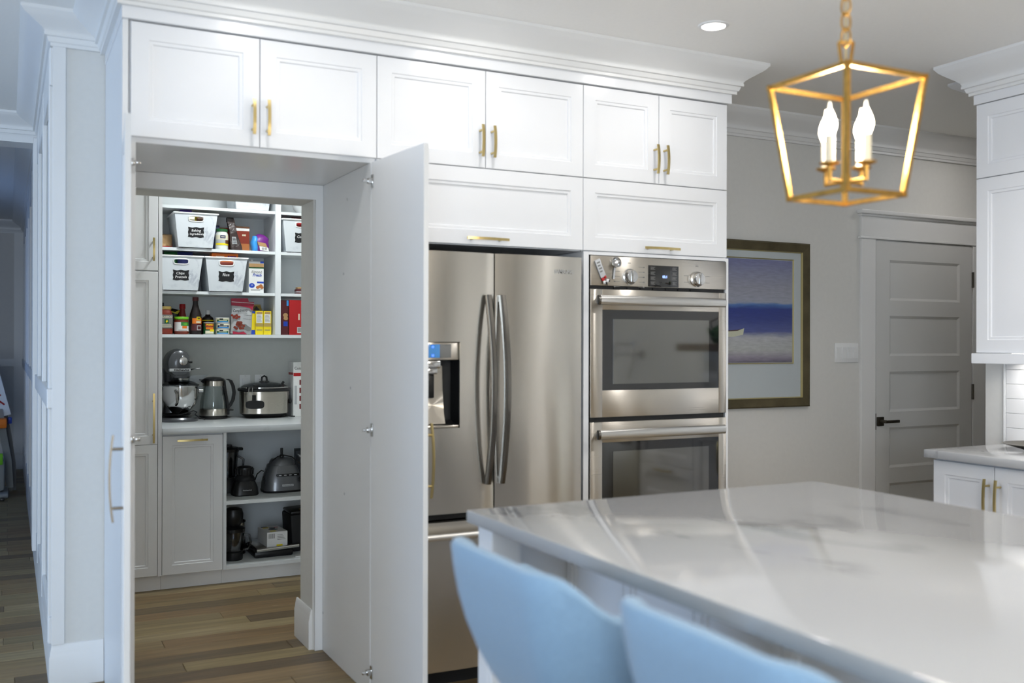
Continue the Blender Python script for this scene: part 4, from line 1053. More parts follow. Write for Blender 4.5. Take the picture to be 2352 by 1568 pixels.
def pouch(bm, cx, cy, z, w_, h_, d_, taper=0.0, lean=0.0, nx=14, nz=18, seam=.05, wob=.0):
    """soft stand-up bag; front is the -Y side"""
    F, B_ = [], []
    rnd = random.Random(int(cx*1000)+int(z*100))
    ph = [rnd.uniform(0, 6) for _ in range(4)]
    def prof(u, v):
        e = (1-abs(u)**3.5)
        k = min(1, (1-v)/(seam+1e-6)*.5) if v > 1-seam*2 else 1
        k = k*(.65+.35*min(1, v/.12)) if v < .12 else k*(1-.55*max(0, v-.12))
        return max(0, e)**.6*k
    for sgn in (-1, 1):
        G = []
        for j in range(nz+1):
            v = j/nz; row_ = []
            for i in range(nx+1):
                u = -1+2*i/nx
                ww = w_/2*(1-taper*v)
                dy = d_/2*prof(u, v)+wob*math.sin(7*u+ph[0]+5*v)*math.sin(9*v+ph[1])*prof(u, v)
                row_.append(bm.verts.new((cx+u*ww+lean*v, cy+sgn*(dy+.0005), z+h_*v+.0005)))
            G.append(row_)
        for j in range(nz):
            for i in range(nx):
                bm.faces.new((G[j][i], G[j][i+1], G[j+1][i+1], G[j+1][i]))
        (F if sgn < 0 else B_).append(G)
    f, b_ = F[0], B_[0]
    for j in range(nz):
        bm.faces.new((f[j][0], f[j+1][0], b_[j+1][0], b_[j][0])); bm.faces.new((f[j][nx], b_[j][nx], b_[j+1][nx], f[j+1][nx]))
    for i in range(nx):
        bm.faces.new((f[0][i], b_[0][i], b_[0][i+1], f[0][i+1])); bm.faces.new((f[nz][i], f[nz][i+1], b_[nz][i+1], b_[nz][i]))
    return bm
def arc_label(x, y_, r, z0, z1, a0=-75, a1=75, n=14, t=.0006):
    """sleeve label on the camera side of a round body"""
    bm = NB(); rings = []
    for i in range(n+1):
        a = R(-90+a0+(a1-a0)*i/n); c_, s_ = math.cos(a), math.sin(a)
        rings.append([(x+c_*q, y_+s_*q, z) for q, z in ((r+.0002, z0), (r+t, z0), (r+t, z1), (r+.0002, z1))])
    return loft(bm, rings)
def curved_text(o, s, size, m, x, y_, r, z, width=None, shear=0.0, bold=0.0, a=0.0):
    """lettering wrapped on a round body, centred on the camera side"""
    me = text_mesh(s, size, shear, ext=.0003, bold=bold)
    xs = [v.co.x for v in me.vertices]; k = width/(max(xs)-min(xs)) if width else 1
    for v in me.vertices:
        an = -PI/2+a+v.co.x*k/r; rr = r+.0009+v.co.z
        v.co = Vector((x+rr*math.cos(an), y_+rr*math.sin(an), z+v.co.y))-BASE[o.name]
    me.materials.clear(); me.materials.append(MATS[m]); t_ = link('lettering', me, o); BASE[t_.name] = BASE[o.name]
    return t_

# ------------------------------------------------------------------ groceries: shelf with the Baking bin
def bags_in(name, label, cat, x, y_, z, w_, h_, d_, m, rx=0.0, wob=.004):
    return single(name, pouch(NB(), x, y_, z, w_, h_, d_, wob=wob), m, label, cat, (x, y_, z))
# contents showing above and through the bins
bags_in('snack_bag', 'purple packet sticking out of the Baking Ingredients bin', 'bag', .965, 2.56, SB+.008, .07, .226, .05, 'violet')
bags_in('snack_bag', 'yellow packet sticking out of the Baking Ingredients bin', 'bag', 1.020, 2.60, SB+.008, .06, .220, .04, 'yellow')
bags_in('flour_bag', 'cream paper bag seen through the Baking Ingredients bin handle', 'bag', .965, 2.512, SB+.008, .09, .183, .035, 'cream', wob=.002)
bags_in('flour_bag', 'brown packet seen through the Baking Ingredients bin handle', 'bag', 1.055, 2.505, SB+.008, .07, .18, .03, 'brown', wob=.002)
bags_in('chip_bag', 'dark green chip bag in the Chips Pretzels bin', 'bag', .885, 2.57, SC+.008, .09, .232, .06, 'leaf_green')
bags_in('chip_bag', 'navy chip bag in the Chips Pretzels bin', 'bag', .958, 2.535, SC+.008, .09, .230, .045, 'navy')
bags_in('chip_bag', 'silver chip bag in the Chips Pretzels bin', 'bag', .988, 2.64, SC+.008, .05, .232, .04, 'silver')
o = pkg('rice_box', 'orange rice box standing in the Rice bin', 'box', 1.115, 1.275, 2.535, 2.60, SC+.009, .230, 'orange')
bars(o, 'printed_line', [(1.140, 1.190, SC+.219, SC+.223), (1.145, 1.185, SC+.213, SC+.2165)], 2.535, 'cream')
bars(o, 'printed_word', [(1.212, 1.222, SC+.214, SC+.224), (1.225, 1.262, SC+.216, SC+.224)], 2.535, 'violet')
single('rice_box', Bx(1.10, 1.285, 2.497, 2.53, SC+.009, SC+.185, bev=.002), 'sauce_red', 'rust red rice packet seen through the Rice bin handle', 'box', (1.19, 2.51, SC+.009))
bags_in('snack_bag', 'dark red packet with white print sticking out of the right bay bin', 'bag', 1.650, 2.56, SB+.008, .07, .222, .05, 'dark_red')
bags_in('snack_bag', 'bright red packet seen through the right bay bin handle', 'bag', 1.675, 2.515, SB+.008, .12, .19, .03, 'red', wob=.002)
single('snack_box', Bx(1.69, 1.75, 2.58, 2.64, SB+.009, SB+.225, bev=.002), 'black', 'black box standing in the right bay bin', 'box', (1.74, 2.58, SB+.009))
# loose items
o = thing('nut_bag', 'brown and red nut bag lying beside the Baking Ingredients bin', 'bag', (.835, 2.60, SB))
part(o, 'bag', xform(pouch(NB(), 0, 0, 0, .10, .085, .10, wob=.006), Matrix.Translation((.842, 2.60, SB+.001))), 'tan')
part(o, 'printed_base', xform(pouch(NB(), 0, 0, 0, .104, .03, .104), Matrix.Translation((.842, 2.60, SB+.0006))), 'red')
single('baking_box', Bx(1.140, 1.178, 2.625, 2.668, SB+.0005, SB+.160, bev=.0015), 'navy', 'blue box standing behind the coconut oil jar', 'box', (1.14, 2.63, SB))
jx, jy, jr = 1.182, 2.572, .038
o = thing('coconut_jar', 'white coconut oil jar with green lid beside the Baking Ingredients bin', 'jar', (jx, jy, SB))
part(o, 'jar', La([(0, 0), (.034, .001), (.038, .008), (.038, .098), (.033, .110), (.033, .114), (0, .114)], jx, jy, SB+.0005), 'coconut')
part(o, 'lid', La([(0, .1142), (.036, .1142), (.036, .129), (.033, .132), (0, .132)], jx, jy, SB+.0005), 'leaf_green')
part(o, 'label', arc_label(jx, jy, jr, SB+.030, SB+.092), 'label_grey')
part(o, 'label_field', arc_label(jx, jy, jr+.0006, SB+.064, SB+.092), 'cream')
part(o, 'label_crest', arc_label(jx, jy, jr+.001, SB+.072, SB+.090, -24, 24), 'navy')
part(o, 'label_band', arc_label(jx, jy, jr+.001, SB+.030, SB+.042), 'yellow')
part(o, 'label_coconut', arc_label(jx, jy, jr+.0012, SB+.040, SB+.062, 22, 70), 'brown')
part(o, 'label_word', arc_label(jx, jy, jr+.0016, SB+.078, SB+.083, -16, 16), 'cream')
# dark chocolate bag: narrow rolled top leaning to the left
o = thing('chocolate_bag', 'dark brown tapered chocolate chip bag with rolled top', 'bag', (1.268, 2.565, SB))
bm = NB(); lv = []
for i in range(13):
    v = i/12; w_ = .034*(1-v)+.019*v+.003*math.sin(9*v); d_ = .022*(1-v)**.7+.004+.002*math.sin(14*v)
    lv.append((1.270-.040*v, 2.565, SB+.0005+.205*v, w_, d_))
rbody(bm, lv, 9, 24); part(o, 'bag', bm, 'choc_foil')
part(o, 'rolled_top', Bx(1.208, 1.252, 2.556, 2.574, SB+.176, SB+.2065, bev=.004), 'soy')
part(o, 'nutrition_label', prism_y(NB(), [(1.243, SB+.012), (1.276, SB+.008), (1.262, SB+.085), (1.238, SB+.085)], 2.541, 2.5445), 'label_grey', False)
nl = NB()
for j in range(6): box(nl, 1.247-.001*j, 1.270-.002*j, 2.5402, 2.5409, SB+.03+j*.009, SB+.034+j*.009)
part(o, 'barcode', box(nl, 1.250, 1.270, 2.5402, 2.5409, SB+.013, SB+.024), 'black', False)
o = pkg('cocoa_box', 'red cocoa box with white top band behind the chocolate bag', 'box', 1.268, 1.356, 2.592, 2.65, SB, .158, 'sauce_red')
panel(o, 'top_band', 1.268, 1.356, SB+.130, SB+.146, 2.592, 'paper_white'); panel(o, 'top_flap', 1.268, 1.356, SB+.146, SB+.158, 2.592, 'brown')
panel(o, 'brown_panel', 1.300, 1.356, SB+.002, SB+.05, 2.592, 'almond'); text(o, 'oo', .022, 'cream', (1.322, 2.5905, SB+.105), bold=.0006)
single('baking_box', Bx(1.150, 1.262, 2.672, 2.73, SB+.0005, SB+.152, bev=.0015), 'red', 'red box with pale top behind the coconut oil jar and chocolate bag', 'box', (1.2, 2.7, SB))
o = thing('candy_bag', 'shiny purple and blue candy bag at the right end of the shelf', 'bag', (1.417, 2.575, SB))
bag_ = [(0, .034, .022), (.006, .044, .030), (.03, .053, .037), (.06, .055, .038), (.085, .047, .032), (.103, .030, .020), (.112, .012, .008)]
part(o, 'bag', rbody(NB(), [(1.420+.006*math.sin(h*90), 2.575, SB+.001+h, rx, ry) for h, rx, ry in bag_], 2.3, 30), 'purple')
part(o, 'blue_side', rbody(NB(), [(1.383+.004*math.sin(h*90), 2.570, SB+.0008+h*.95, rx*.42, ry*.9) for h, rx, ry in bag_[:-1]], 2.3, 24), 'sky_blue')
part(o, 'window', prism_y(NB(), [(1.392, SB+.062), (1.445, SB+.052), (1.455, SB+.028), (1.400, SB+.038)], 2.530, 2.538), 'tan', False)
l_ = part(o, 'nutrition_label', prism_y(NB(), [(1.404, SB+.034), (1.458, SB+.026), (1.464, SB+.004), (1.410, SB+.008)], 2.527, 2.535), 'paper_white', False)
nl = NB()
for j in range(5): box(nl, 1.420+j*.007, 1.423+j*.007, 2.5262, 2.5269, SB+.010, SB+.026)
part(l_, 'barcode', nl, 'black', False)

# shelf with the Rice bin: almond carton, small packet in the right bay
o = pkg('milk_carton', 'white and blue almond milk carton beside the Rice bin', 'carton', 1.343, 1.436, 2.545, 2.615, SC, .200, 'paper_white')
x0, x1, yf = 1.343, 1.436, 2.545
panel(o, 'sky_print', x0, x1, SC+.185, SC+.2, yf, 'label_grey'); panel(o, 'field_print', x0, x1, SC+.160, SC+.185, yf, 'tan'); panel(o, 'grass_print', x0, x1, SC+.155, SC+.163, yf, 'leaf_green')
panel(o, 'corner_tab', x1-.022, x1, SC+.188, SC+.2, yf, 'blue', .001); panel(o, 'blue_tag', x1-.042, x1, SC+.062, SC+.073, yf, 'blue')
blob(o, 'round_badge', [(x0+.019, SC+.047)], .018, yf, 'blue'); blob(o, 'almond_print', [(x1-.03, SC+.04), (x1-.018, SC+.047), (x1-.012, SC+.036), (x1-.038, SC+.036)], .011, yf, 'almond')
text(o, 'Almond', .026, 'marker_grey', (x0+.048, yf-.0012, SC+.132), width=.066); text(o, 'Fresh', .026, 'blue', (x0+.05, yf-.0012, SC+.112), width=.056, shear=.3, bold=.0004)
text(o, '30', .011, 'paper_white', (x0+.019, yf-.0022, SC+.049))
nl = NB(); box(nl, x0+.012, x0+.085, yf-.001, yf-.0002, SC+.021, SC+.0235); box(nl, x0+.012, x0+.07, yf-.001, yf-.0002, SC+.015, SC+.0172); part(o, 'small_print', nl, 'marker_grey', False)
part(o, 'cap', La([(0, .2), (.012, .2), (.012, .212), (0, .213)], x0+.024, 2.575, SC), 'white_plastic')
o = thing('snack_packet', 'small dark red striped packet on the middle right bay shelf', 'packet', (1.70, 2.58, SC))
part(o, 'packet', Bx(1.648, 1.75, 2.555, 2.61, SC+.0005, SC+.034, bev=.004), 'maroon'); part(o, 'stripe', Bx(1.6475, 1.75, 2.5545, 2.60, SC+.012, SC+.018), 'label_grey', False); part(o, 'top_card', Bx(1.655, 1.75, 2.56, 2.61, SC+.0342, SC+.046, bev=.002), 'tan')
bo = thing('bowl', 'white round bowl on the top shelf of the right bay', 'bowl', (1.735, 2.62, SA))
part(bo, 'bowl', La([(0, .0005), (.055, .001), (.06, .008), (.09, .04), (.105, .09), (.105, .11), (.101, .11), (.10, .09), (.085, .045), (.05, .012), (0, .011)], 1.735, 2.62, SA, n=36), 'white_plastic')

# ------------------------------------------------------------------ bottom grocery shelf
z = SD
x, yy = .852, 2.572
o = thing('sauce_jar', 'square-shouldered pasta sauce jar with gold lid at the left end', 'jar', (x, yy, z))
part(o, 'jar', rbody(NB(), [(x, yy, z+.0005+h, r, r) for h, r in ((0, .034), (.006, .0385), (.030, .0385), (.034, .037), (.118, .037), (.135, .034), (.146, .028), (.15, .028))], 3.0), 'sauce_red')
part(o, 'lid', La([(0, .1502), (.031, .1502), (.0325, .154), (.0325, .166), (.03, .169), (0, .169)], x, yy, z), 'gold_lid')
l_ = part(o, 'label', Bx(x-.0345, x+.0345, yy-.0392, yy-.0376, z+.036, z+.118), 'marker_grey', False)
part(l_, 'label_crest', Bx(x-.013, x+.013, yy-.0397, yy-.0393, z+.065, z+.092), 'leaf_green', False)
part(l_, 'label_crest_leaf', prism_y(NB(), [(x-.006, z+.078), (x+.002, z+.087), (x+.008, z+.078), (x, z+.069)], yy-.0402, yy-.0398), 'yellow', False)
text(l_, 'CLASSICO', .015, 'cream', (x, yy-.0398, z+.105), width=.064, bold=.0003)
bars(l_, 'label_line', [(x-.026, x+.026, z+.055, z+.058), (x-.028, x+.028, z+.047, z+.050), (x-.022, x+.022, z+.041, z+.043)], yy-.0392, 'cream')
o = thing('spice_jar', 'small black-capped jar behind the pasta sauce jar', 'jar', (.835, 2.70, z))
part(o, 'jar', La([(0, 0), (.025, .001), (.025, .16), (.018, .17), (0, .17)], .835, 2.70, z+.0005), 'maroon'); part(o, 'cap', La([(0, .1702), (.02, .1702), (.02, .196), (0, .198)], .838, 2.70, z), 'black')
x, yy = .943, 2.580
o = thing('salsa_jar', 'short salsa jar with lime green lid', 'jar', (x, yy, z))
part(o, 'jar', La([(0, 0), (.04, .001), (.0435, .008), (.0435, .078), (.040, .088), (.040, .091), (0, .091)], x, yy, z+.0005), 'salsa')
part(o, 'lid', La([(0, .0912), (.0425, .0912), (.044, .094), (.044, .104), (.042, .107), (0, .107)], x, yy, z), 'lime')
part(o, 'label', arc_label(x, yy, .0435, z+.020, z+.074), 'paper_white'); part(o, 'label_green', arc_label(x, yy, .0441, z+.052, z+.074, -10, 68), 'green'); part(o, 'label_tomato', arc_label(x, yy, .0441, z+.036, z+.051, 0, 38), 'orange')
part(o, 'label_word', arc_label(x, yy, .0446, z+.060, z+.066, 8, 46), 'lime'); part(o, 'label_line', arc_label(x, yy, .0441, z+.024, z+.027, -30, 40), 'marker_grey')
x, yy = .968, 2.70
o = thing('ketchup_bottle', 'dark red sauce bottle with red cap behind the salsa jar', 'bottle', (x, yy, z))
part(o, 'bottle', La([(0, 0), (.026, .001), (.027, .08), (.024, .11), (.018, .135), (.015, .160), (0, .160)], x, yy, z+.0005), 'ketchup'); part(o, 'cap', La([(0, .1602), (.0185, .1602), (.0175, .188), (.016, .190), (0, .190)], x, yy, z), 'red')
o = thing('pasta_bag', 'black and yellow packet leaning behind the salsa jar', 'bag', (.905, 2.68, z))
part(o, 'packet', xform(pouch(NB(), 0, 0, 0, .105, .15, .035, wob=.003), Matrix.Translation((.905, 2.76, z+.012)) @ Matrix.Rotation(R(12), 4, 'Y')), 'soy')
part(o, 'yellow_stripe', prism_y(NB(), [(.895, z+.142), (.945, z+.128), (.960, z+.150), (.950, z+.152), (.93, z+.140), (.90, z+.150)], 2.735, 2.743), 'yellow', False)
x, yy = 1.026, 2.575
o = thing('sauce_bottle', 'tall dark soy sauce bottle with orange label', 'bottle', (x, yy, z))
part(o, 'bottle', La([(0, 0), (.033, .001), (.0355, .008), (.0355, .105), (.033, .125), (.022, .158), (.0155, .185), (.015, .205), (0, .205)], x, yy, z+.0005, n=28), 'soy')
part(o, 'cap', La([(0, .2052), (.0175, .2052), (.0175, .226), (.0165, .229), (0, .229)], x, yy, z), 'maroon')
part(o, 'label', arc_label(x, yy, .0355, z+.066, z+.099, -40, 80), 'orange'); part(o, 'label_photo', arc_label(x, yy, .0355, z+.024, z+.066, -50, 80), 'maroon')
part(o, 'label_badge', arc_label(x, yy, .0363, z+.088, z+.108, 2, 42), 'yellow')
curved_text(o, 'VH', .018, 'black', x, yy, .0372, z+.098, a=R(22), bold=.0006, width=.017); part(o, 'label_word', arc_label(x, yy, .0361, z+.078, z+.083, -2, 52), 'cream'); part(o, 'label_word', arc_label(x, yy, .0361, z+.070, z+.075, -2, 48), 'cream')
part(o, 'label_plate', arc_label(x, yy, .0362, z+.026, z+.056, 5, 55), 'label_grey'); part(o, 'label_food', arc_label(x, yy, .0368, z+.031, z+.050, 12, 48), 'maroon')
x, yy = 1.106, 2.575
o = thing('soup_can', 'green and red soup can with Primo label', 'can', (x, yy, z))
part(o, 'can', La([(0, 0), (.033, 0), (.0335, .002), (.0335, .072), (.033, .074), (0, .074)], x, yy, z+.0005), 'silver')
part(o, 'label', arc_label(x, yy, .0335, z+.004, z+.071, -88, 88), 'leaf_green'); part(o, 'label_red', arc_label(x, yy, .0341, z+.049, z+.068, -46, 46), 'red'); part(o, 'label_mid', arc_label(x, yy, .0341, z+.032, z+.045, -40, 40), 'orange'); part(o, 'label_food', arc_label(x, yy, .0341, z+.006, z+.024, -46, 46), 'cream'); part(o, 'label_lemon', arc_label(x, yy, .0347, z+.018, z+.032, 0, 52), 'yellow')
curved_text(o, 'PRIMO', .013, 'yellow', x, yy, .0348, z+.059, width=.042, bold=.0005)
x, yy = 1.118, 2.68
o = thing('sauce_bottle', 'black sauce bottle with white cap behind the soup can', 'bottle', (x, yy, z))
part(o, 'bottle', La([(0, 0), (.035, .001), (.036, .08), (.033, .105), (.016, .118), (.014, .126), (0, .126)], x, yy, z+.0005), 'soy'); part(o, 'cap', La([(0, .1262), (.0135, .1262), (.0125, .152), (0, .153)], x, yy, z), 'white_plastic'); part(o, 'neck_band', La([(.0362, .086), (.0366, .086), (.0366, .092), (.0362, .092)], x, yy, z), 'yellow')
single('sauce_bottle', La([(0, 0), (.022, .001), (.022, .10), (.018, .112), (.018, .128), (0, .129)], 1.068, 2.72, z+.0005), 'dark_red', 'small dark red bottle between the soy sauce and soup can', 'bottle', (1.068, 2.72, z))
for k, (bl, lab_) in enumerate((('leaf_green', 'bottom tuna can of the three-can stack'), ('navy', 'middle tuna can of the three-can stack'), ('leaf_green', 'topmost tuna can of the three-can stack'))):
    x, yy, zz = 1.188+.003*(k % 2), 2.578, z+.0005+k*.0354
    o = thing('tuna_can', lab_, 'can', (x, yy, zz), 'stacked tuna cans')
    part(o, 'can', La([(0, 0), (.041, 0), (.0425, .002), (.0415, .004), (.0415, .031), (.0425, .033), (.041, .035), (0, .035)], x, yy, zz, n=30), 'silver')
    part(o, 'label', arc_label(x, yy, .0415, zz+.005, zz+.030, -88, 88), 'cream'); part(o, 'label_band', arc_label(x, yy, .0421, zz+.011, zz+.022, -58, 44), bl); part(o, 'label_blue', arc_label(x, yy, .0421, zz+.005, zz+.011, -58, 44), 'sky_blue'); part(o, 'label_mark', arc_label(x, yy, .0425, zz+.020, zz+.028, -34, -4), 'black')
    part(o, 'label_word', arc_label(x, yy, .0427, zz+.0145, zz+.0175, -40, 28), 'cream')
o = thing('fruit_bag', 'white and crimson resealable bag of dried cranberries', 'bag', (1.30, 2.562, z))
cxx, yc = 1.300, 2.566
bm = NB(); pouch(bm, 0, 0, 0, .132, .200, .056, seam=.16); xform(bm, Matrix.Translation((cxx, yc, z+.004)) @ Matrix.Rotation(R(3), 4, 'Y')); part(o, 'bag', bm, 'label_grey')
part(o, 'crimson_top', prism_y(NB(), [(cxx-.060, z+.182), (cxx+.078, z+.176), (cxx+.078, z+.206), (cxx+.046, z+.207), (cxx+.040, z+.228), (cxx-.062, z+.226)], yc-.0105, yc+.0105), 'crimson', False)
part(o, 'zip_line', prism_y(NB(), [(cxx-.060, z+.203), (cxx+.078, z+.196), (cxx+.078, z+.199), (cxx-.060, z+.206)], yc-.0118, yc-.0107), 'paper_white', False)
part(o, 'crimson_swoosh', prism_y(NB(), [(cxx-.02, z+.180), (cxx+.068, z+.178), (cxx+.066, z+.150), (cxx+.045, z+.168)], yc-.0255, yc-.0245), 'crimson', False)
part(o, 'crimson_base', prism_y(NB(), [(cxx-.058, z+.022), (cxx-.02, z+.014), (cxx+.01, z+.020), (cxx+.03, z+.003), (cxx-.056, z+.003)], yc-.0300, yc-.0288), 'crimson', False)
text(o, 'Compliments', .024, 'black', (cxx-.012, yc-.0292, z+.150), width=.088, shear=.3, bold=.0004, roll=R(3)); text(o, 'Cranberries', .010, 'black', (cxx+.034, yc-.0292, z+.122), width=.048, shear=.2, roll=R(-4)); text(o, 'Canneberges', .010, 'black', (cxx+.030, yc-.0302, z+.098), width=.05, shear=.2, roll=R(-6))
rnd = random.Random(3)
blob(o, 'berry_print', [(cxx-.042+rnd.uniform(-.02, .025), z+.112+rnd.uniform(-.012, .012)) for _ in range(9)], .008, yc-.0290, 'sauce_red')
blob(o, 'berry_print', [(cxx-.024+rnd.uniform(-.030, .036), z+.058+rnd.uniform(-.022, .022)) for _ in range(16)], .009, yc-.0300, 'salsa')
blob(o, 'spoon_print', [(cxx+.015, z+.050), (cxx+.03, z+.042), (cxx+.04, z+.036)], [.02, .016, .017], yc-.0305, 'marker_grey')
for xa, lab_, dy in ((1.386, 'yellow fruit snack box beside the dried cranberry bag', 0), (1.437, 'yellow fruit snack box at the right end of the shelf', .002)):
    o = pkg('snack_box', lab_, 'box', xa, xa+.0485, 2.548+dy, 2.62, z, .150, 'yellow', group='yellow snack boxes')
    panel(o, 'white_panel', xa+.005, xa+.043, z+.075, z+.130, 2.548+dy, 'paper_white'); panel(o, 'sun_print', xa+.008, xa+.042, z+.132, z+.145, 2.548+dy, 'tan'); panel(o, 'gold_band', xa+.001, xa+.0475, z+.052, z+.072, 2.548+dy, 'gold_lid')
    nl = NB()
    for j in range(6): box(nl, xa+.008, xa+.040-.004*(j % 3), 2.547+dy, 2.5474+dy, z+.082+j*.0075, z+.0845+j*.0075)
    box(nl, xa+.006, xa+.042, 2.547+dy, 2.5474+dy, z+.028, z+.032)
    part(o, 'small_print', nl, 'marker_grey', False)
o = pkg('snack_box', 'yellow box with blue corner half hidden behind the cranberry bag', 'box', 1.362, 1.3845, 2.560, 2.65, z, .148, 'yellow'); panel(o, 'blue_corner', 1.362, 1.3845, z+.135, z+.148, 2.56, 'blue'); panel(o, 'blue_base', 1.362, 1.3845, z+.002, z+.03, 2.56, 'blue')
o = thing('juice_carton', 'yellow gable-top carton behind the yellow snack boxes', 'carton', (1.415, 2.69, z))
part(o, 'carton', loft(NB(), [[(1.415-a, 2.69-b_, zz), (1.415+a, 2.69-b_, zz), (1.415+a, 2.69+b_, zz), (1.415-a, 2.69+b_, zz)] for a, b_, zz in ((.036, .036, z+.0005), (.036, .036, z+.155), (.034, .004, z+.188), (.034, .004, z+.196))]), 'gold_lid', False)
part(o, 'gable_print', prism_y(NB(), [(1.395, z+.160), (1.435, z+.160), (1.415, z+.184)], 2.6505, 2.653), 'soy', False)
o = pkg('cracker_box', 'large red cracker box in the right bay', 'box', 1.590, 1.78, 2.512, 2.575, z, .222, 'red')
part(o, 'dark_side', Bx(1.5892, 1.5899, 2.514, 2.573, z+.002, z+.22), 'maroon', False)
panel(o, 'barcode_label', 1.641, 1.676, z+.012, z+.050, 2.512, 'paper_white')
nl = NB()
for j in range(7): box(nl, 1.644+j*.0042, 1.6462+j*.0042, 2.5106, 2.5110, z+.018, z+.046)
part(o, 'barcode', nl, 'black', False); bars(o, 'printed_word', [(1.648, 1.657, z+.095, z+.135), (1.669, 1.675, z+.095, z+.14)], 2.512, 'cream')
o = pkg('cracker_box', 'dark red cracker box with pale picture beside the divider', 'box', 1.538, 1.5875, 2.52, 2.60, z, .220, 'maroon'); panel(o, 'blue_corner', 1.575, 1.5875, z+.185, z+.22, 2.52, 'sky_blue'); blob(o, 'cracker_print', [(1.568, z+.125), (1.570, z+.105)], [.016, .015], 2.52, 'tan'); panel(o, 'blue_print', 1.555, 1.582, z+.055, z+.085, 2.52, 'blue')

# ================================================================== appliances on the pantry counter
def mixer(cx, cy):
    z = CT+.0005
    o = thing('stand_mixer', 'dark grey stand mixer with steel bowl on the pantry counter', 'stand mixer', (cx, cy, z))
    part(o, 'base', rbody(NB(), [(cx, cy, z, .118, .150), (cx, cy, z+.014, .120, .152), (cx, cy, z+.024, .112, .144), (cx, cy+.01, z+.030, .08, .11)], 2.4, 36), 'mixer_grey')
    part(o, 'column', rbody(NB(), [(cx-.01, cy+.115, z+.02, .062, .05), (cx-.01, cy+.115, z+.10, .052, .045), (cx-.01, cy+.115, z+.22, .055, .05), (cx-.01, cy+.10, z+.32, .06, .06)], 2.6), 'mixer_grey')
    rings = []
    for t_, rx, rz_, zc in ((-.135, .012, .012, .352), (-.132, .048, .060, .352), (-.120, .064, .078, .350), (-.08, .072, .086, .350), (0, .074, .089, .350), (.08, .070, .084, .348), (.14, .055, .066, .345), (.165, .02, .025, .345)):
        rings.append([(cx-.006+rx*math.cos(a)*1.0, cy+t_, z+zc+rz_*(math.sin(a) if math.sin(a) > 0 else math.sin(a)*.95)) for a in [2*PI*i/28 for i in range(28)]])
    hd = part(o, 'head', loft(NB(), rings), 'mixer_grey')
    part(hd, 'band', Bx(cx-.066, cx+.055, cy-.1375, cy-.10, z+.303, z+.321, bev=.004), 'silver')
    text(hd, 'KitchenAid', .017, 'black', (cx+.004, cy-.1385, z+.312), width=.088, bold=.0006)
    hb = La([(.0, 0), (.027, 0), (.027, .012), (.024, .018), (.018, .020), (0, .020)], n=26); box(hb, -.018, .018, -.003, .003, .018, .024, bev=.001)
    part(hd, 'hub_cap', xform(hb, Matrix.Translation((cx+.012, cy-.130, z+.365)) @ Matrix.Rotation(R(90), 4, 'X')), 'chrome')
    part(hd, 'hub_knob', tube(tube(NB(), [(cx+.034, cy-.142, z+.364), (cx+.046, cy-.142, z+.363)], .005, 8), [(cx+.045, cy-.142, z+.363), (cx+.064, cy-.142, z+.362)], .009, 12), 'black')
    part(hd, 'hub_latch', Bx(cx+.003, cx+.019, cy-.148, cy-.128, z+.388, z+.400, bev=.003), 'chrome')
    part(hd, 'chin', rbody(NB(), [(cx+.008, cy-.075, z+.262, .048, .042), (cx+.008, cy-.075, z+.272, .054, .048), (cx+.002, cy-.07, z+.300, .058, .052)], 2.4), 'mixer_grey')
    part(o, 'shaft', La([(.012, .235), (.014, .262), (.0, .262), (.0, .19), (.007, .19), (.007, .235)][:2]+[(0, .2625)], cx+.008, cy-.075, z), 'chrome')
    part(o, 'shaft', La([(0, .10), (.006, .10), (.006, .236), (0, .236)], cx+.008, cy-.075, z), 'chrome')
    part(o, 'bowl', La([(0, .048), (.045, .049), (.048, .055), (.060, .068), (.092, .105), (.106, .145), (.107, .212), (.110, .215), (.110, .219), (.104, .219), (.104, .15), (.088, .108), (.05, .066), (0, .062)], cx+.008, cy-.05, z, n=40), 'chrome')
    part(o, 'bowl_handle', Tu([(cx-.035, cy-.155, z+.19), (cx-.03, cy-.185, z+.17), (cx-.028, cy-.185, z+.12), (cx-.03, cy-.150, z+.105)], .008, 10), 'dark_chrome')
    arm = NB()
    for s_ in (-1, 1):
        tube(arm, [(cx+.008+s_*.118, cy-.05, z+.20), (cx+.008+s_*.117, cy-.0, z+.175), (cx+.008+s_*.09, cy+.08, z+.15)], .011, 10)
    part(o, 'bowl_arm', arm, 'mixer_grey')
    part(o, 'pin_knob', Tu([(cx+.118, cy-.05, z+.182), (cx+.142, cy-.05, z+.182)], .012, 12), 'chrome')
    part(o, 'bowl_shield', La([(.045, .243), (.075, .236), (.108, .220), (.112, .216), (.112, .221), (.076, .240), (.045, .247)], cx+.008, cy-.05, z, n=36), 'smoke_plastic')
    ch = NB(); loft(ch, [[(cx+.055, cy-.10, z+.236), (cx+.11, cy-.10, z+.232), (cx+.118, cy-.03, z+.232), (cx+.055, cy-.03, z+.236)], [(cx+.052, cy-.125, z+.278), (cx+.165, cy-.12, z+.283), (cx+.160, cy-.02, z+.280), (cx+.06, cy-.02, z+.272)]], False, False)
    part(o, 'pouring_chute', ch, 'clear_plastic', False)
    part(o, 'speed_lever', Tu([(cx+.060, cy-.06, z+.31), (cx+.085, cy-.09, z+.318), (cx+.118, cy-.10, z+.320)], .004, 8), 'chrome')
    part(o, 'cord', Tu([(cx-.02, cy-.09, z+.034), (cx+.03, cy-.12, z+.05), (cx+.075, cy-.115, z+.065), (cx+.10, cy-.10, z+.055), (cx+.085, cy-.11, z+.042), (cx+.115, cy-.10, z+.02), (cx+.15, cy-.07, z+.006)], .0035, 8), 'black')
    d_ = thing('pan', 'black nonstick pan lying on the base of the stand mixer', 'pan', (cx-.01, cy-.06, z+.031))
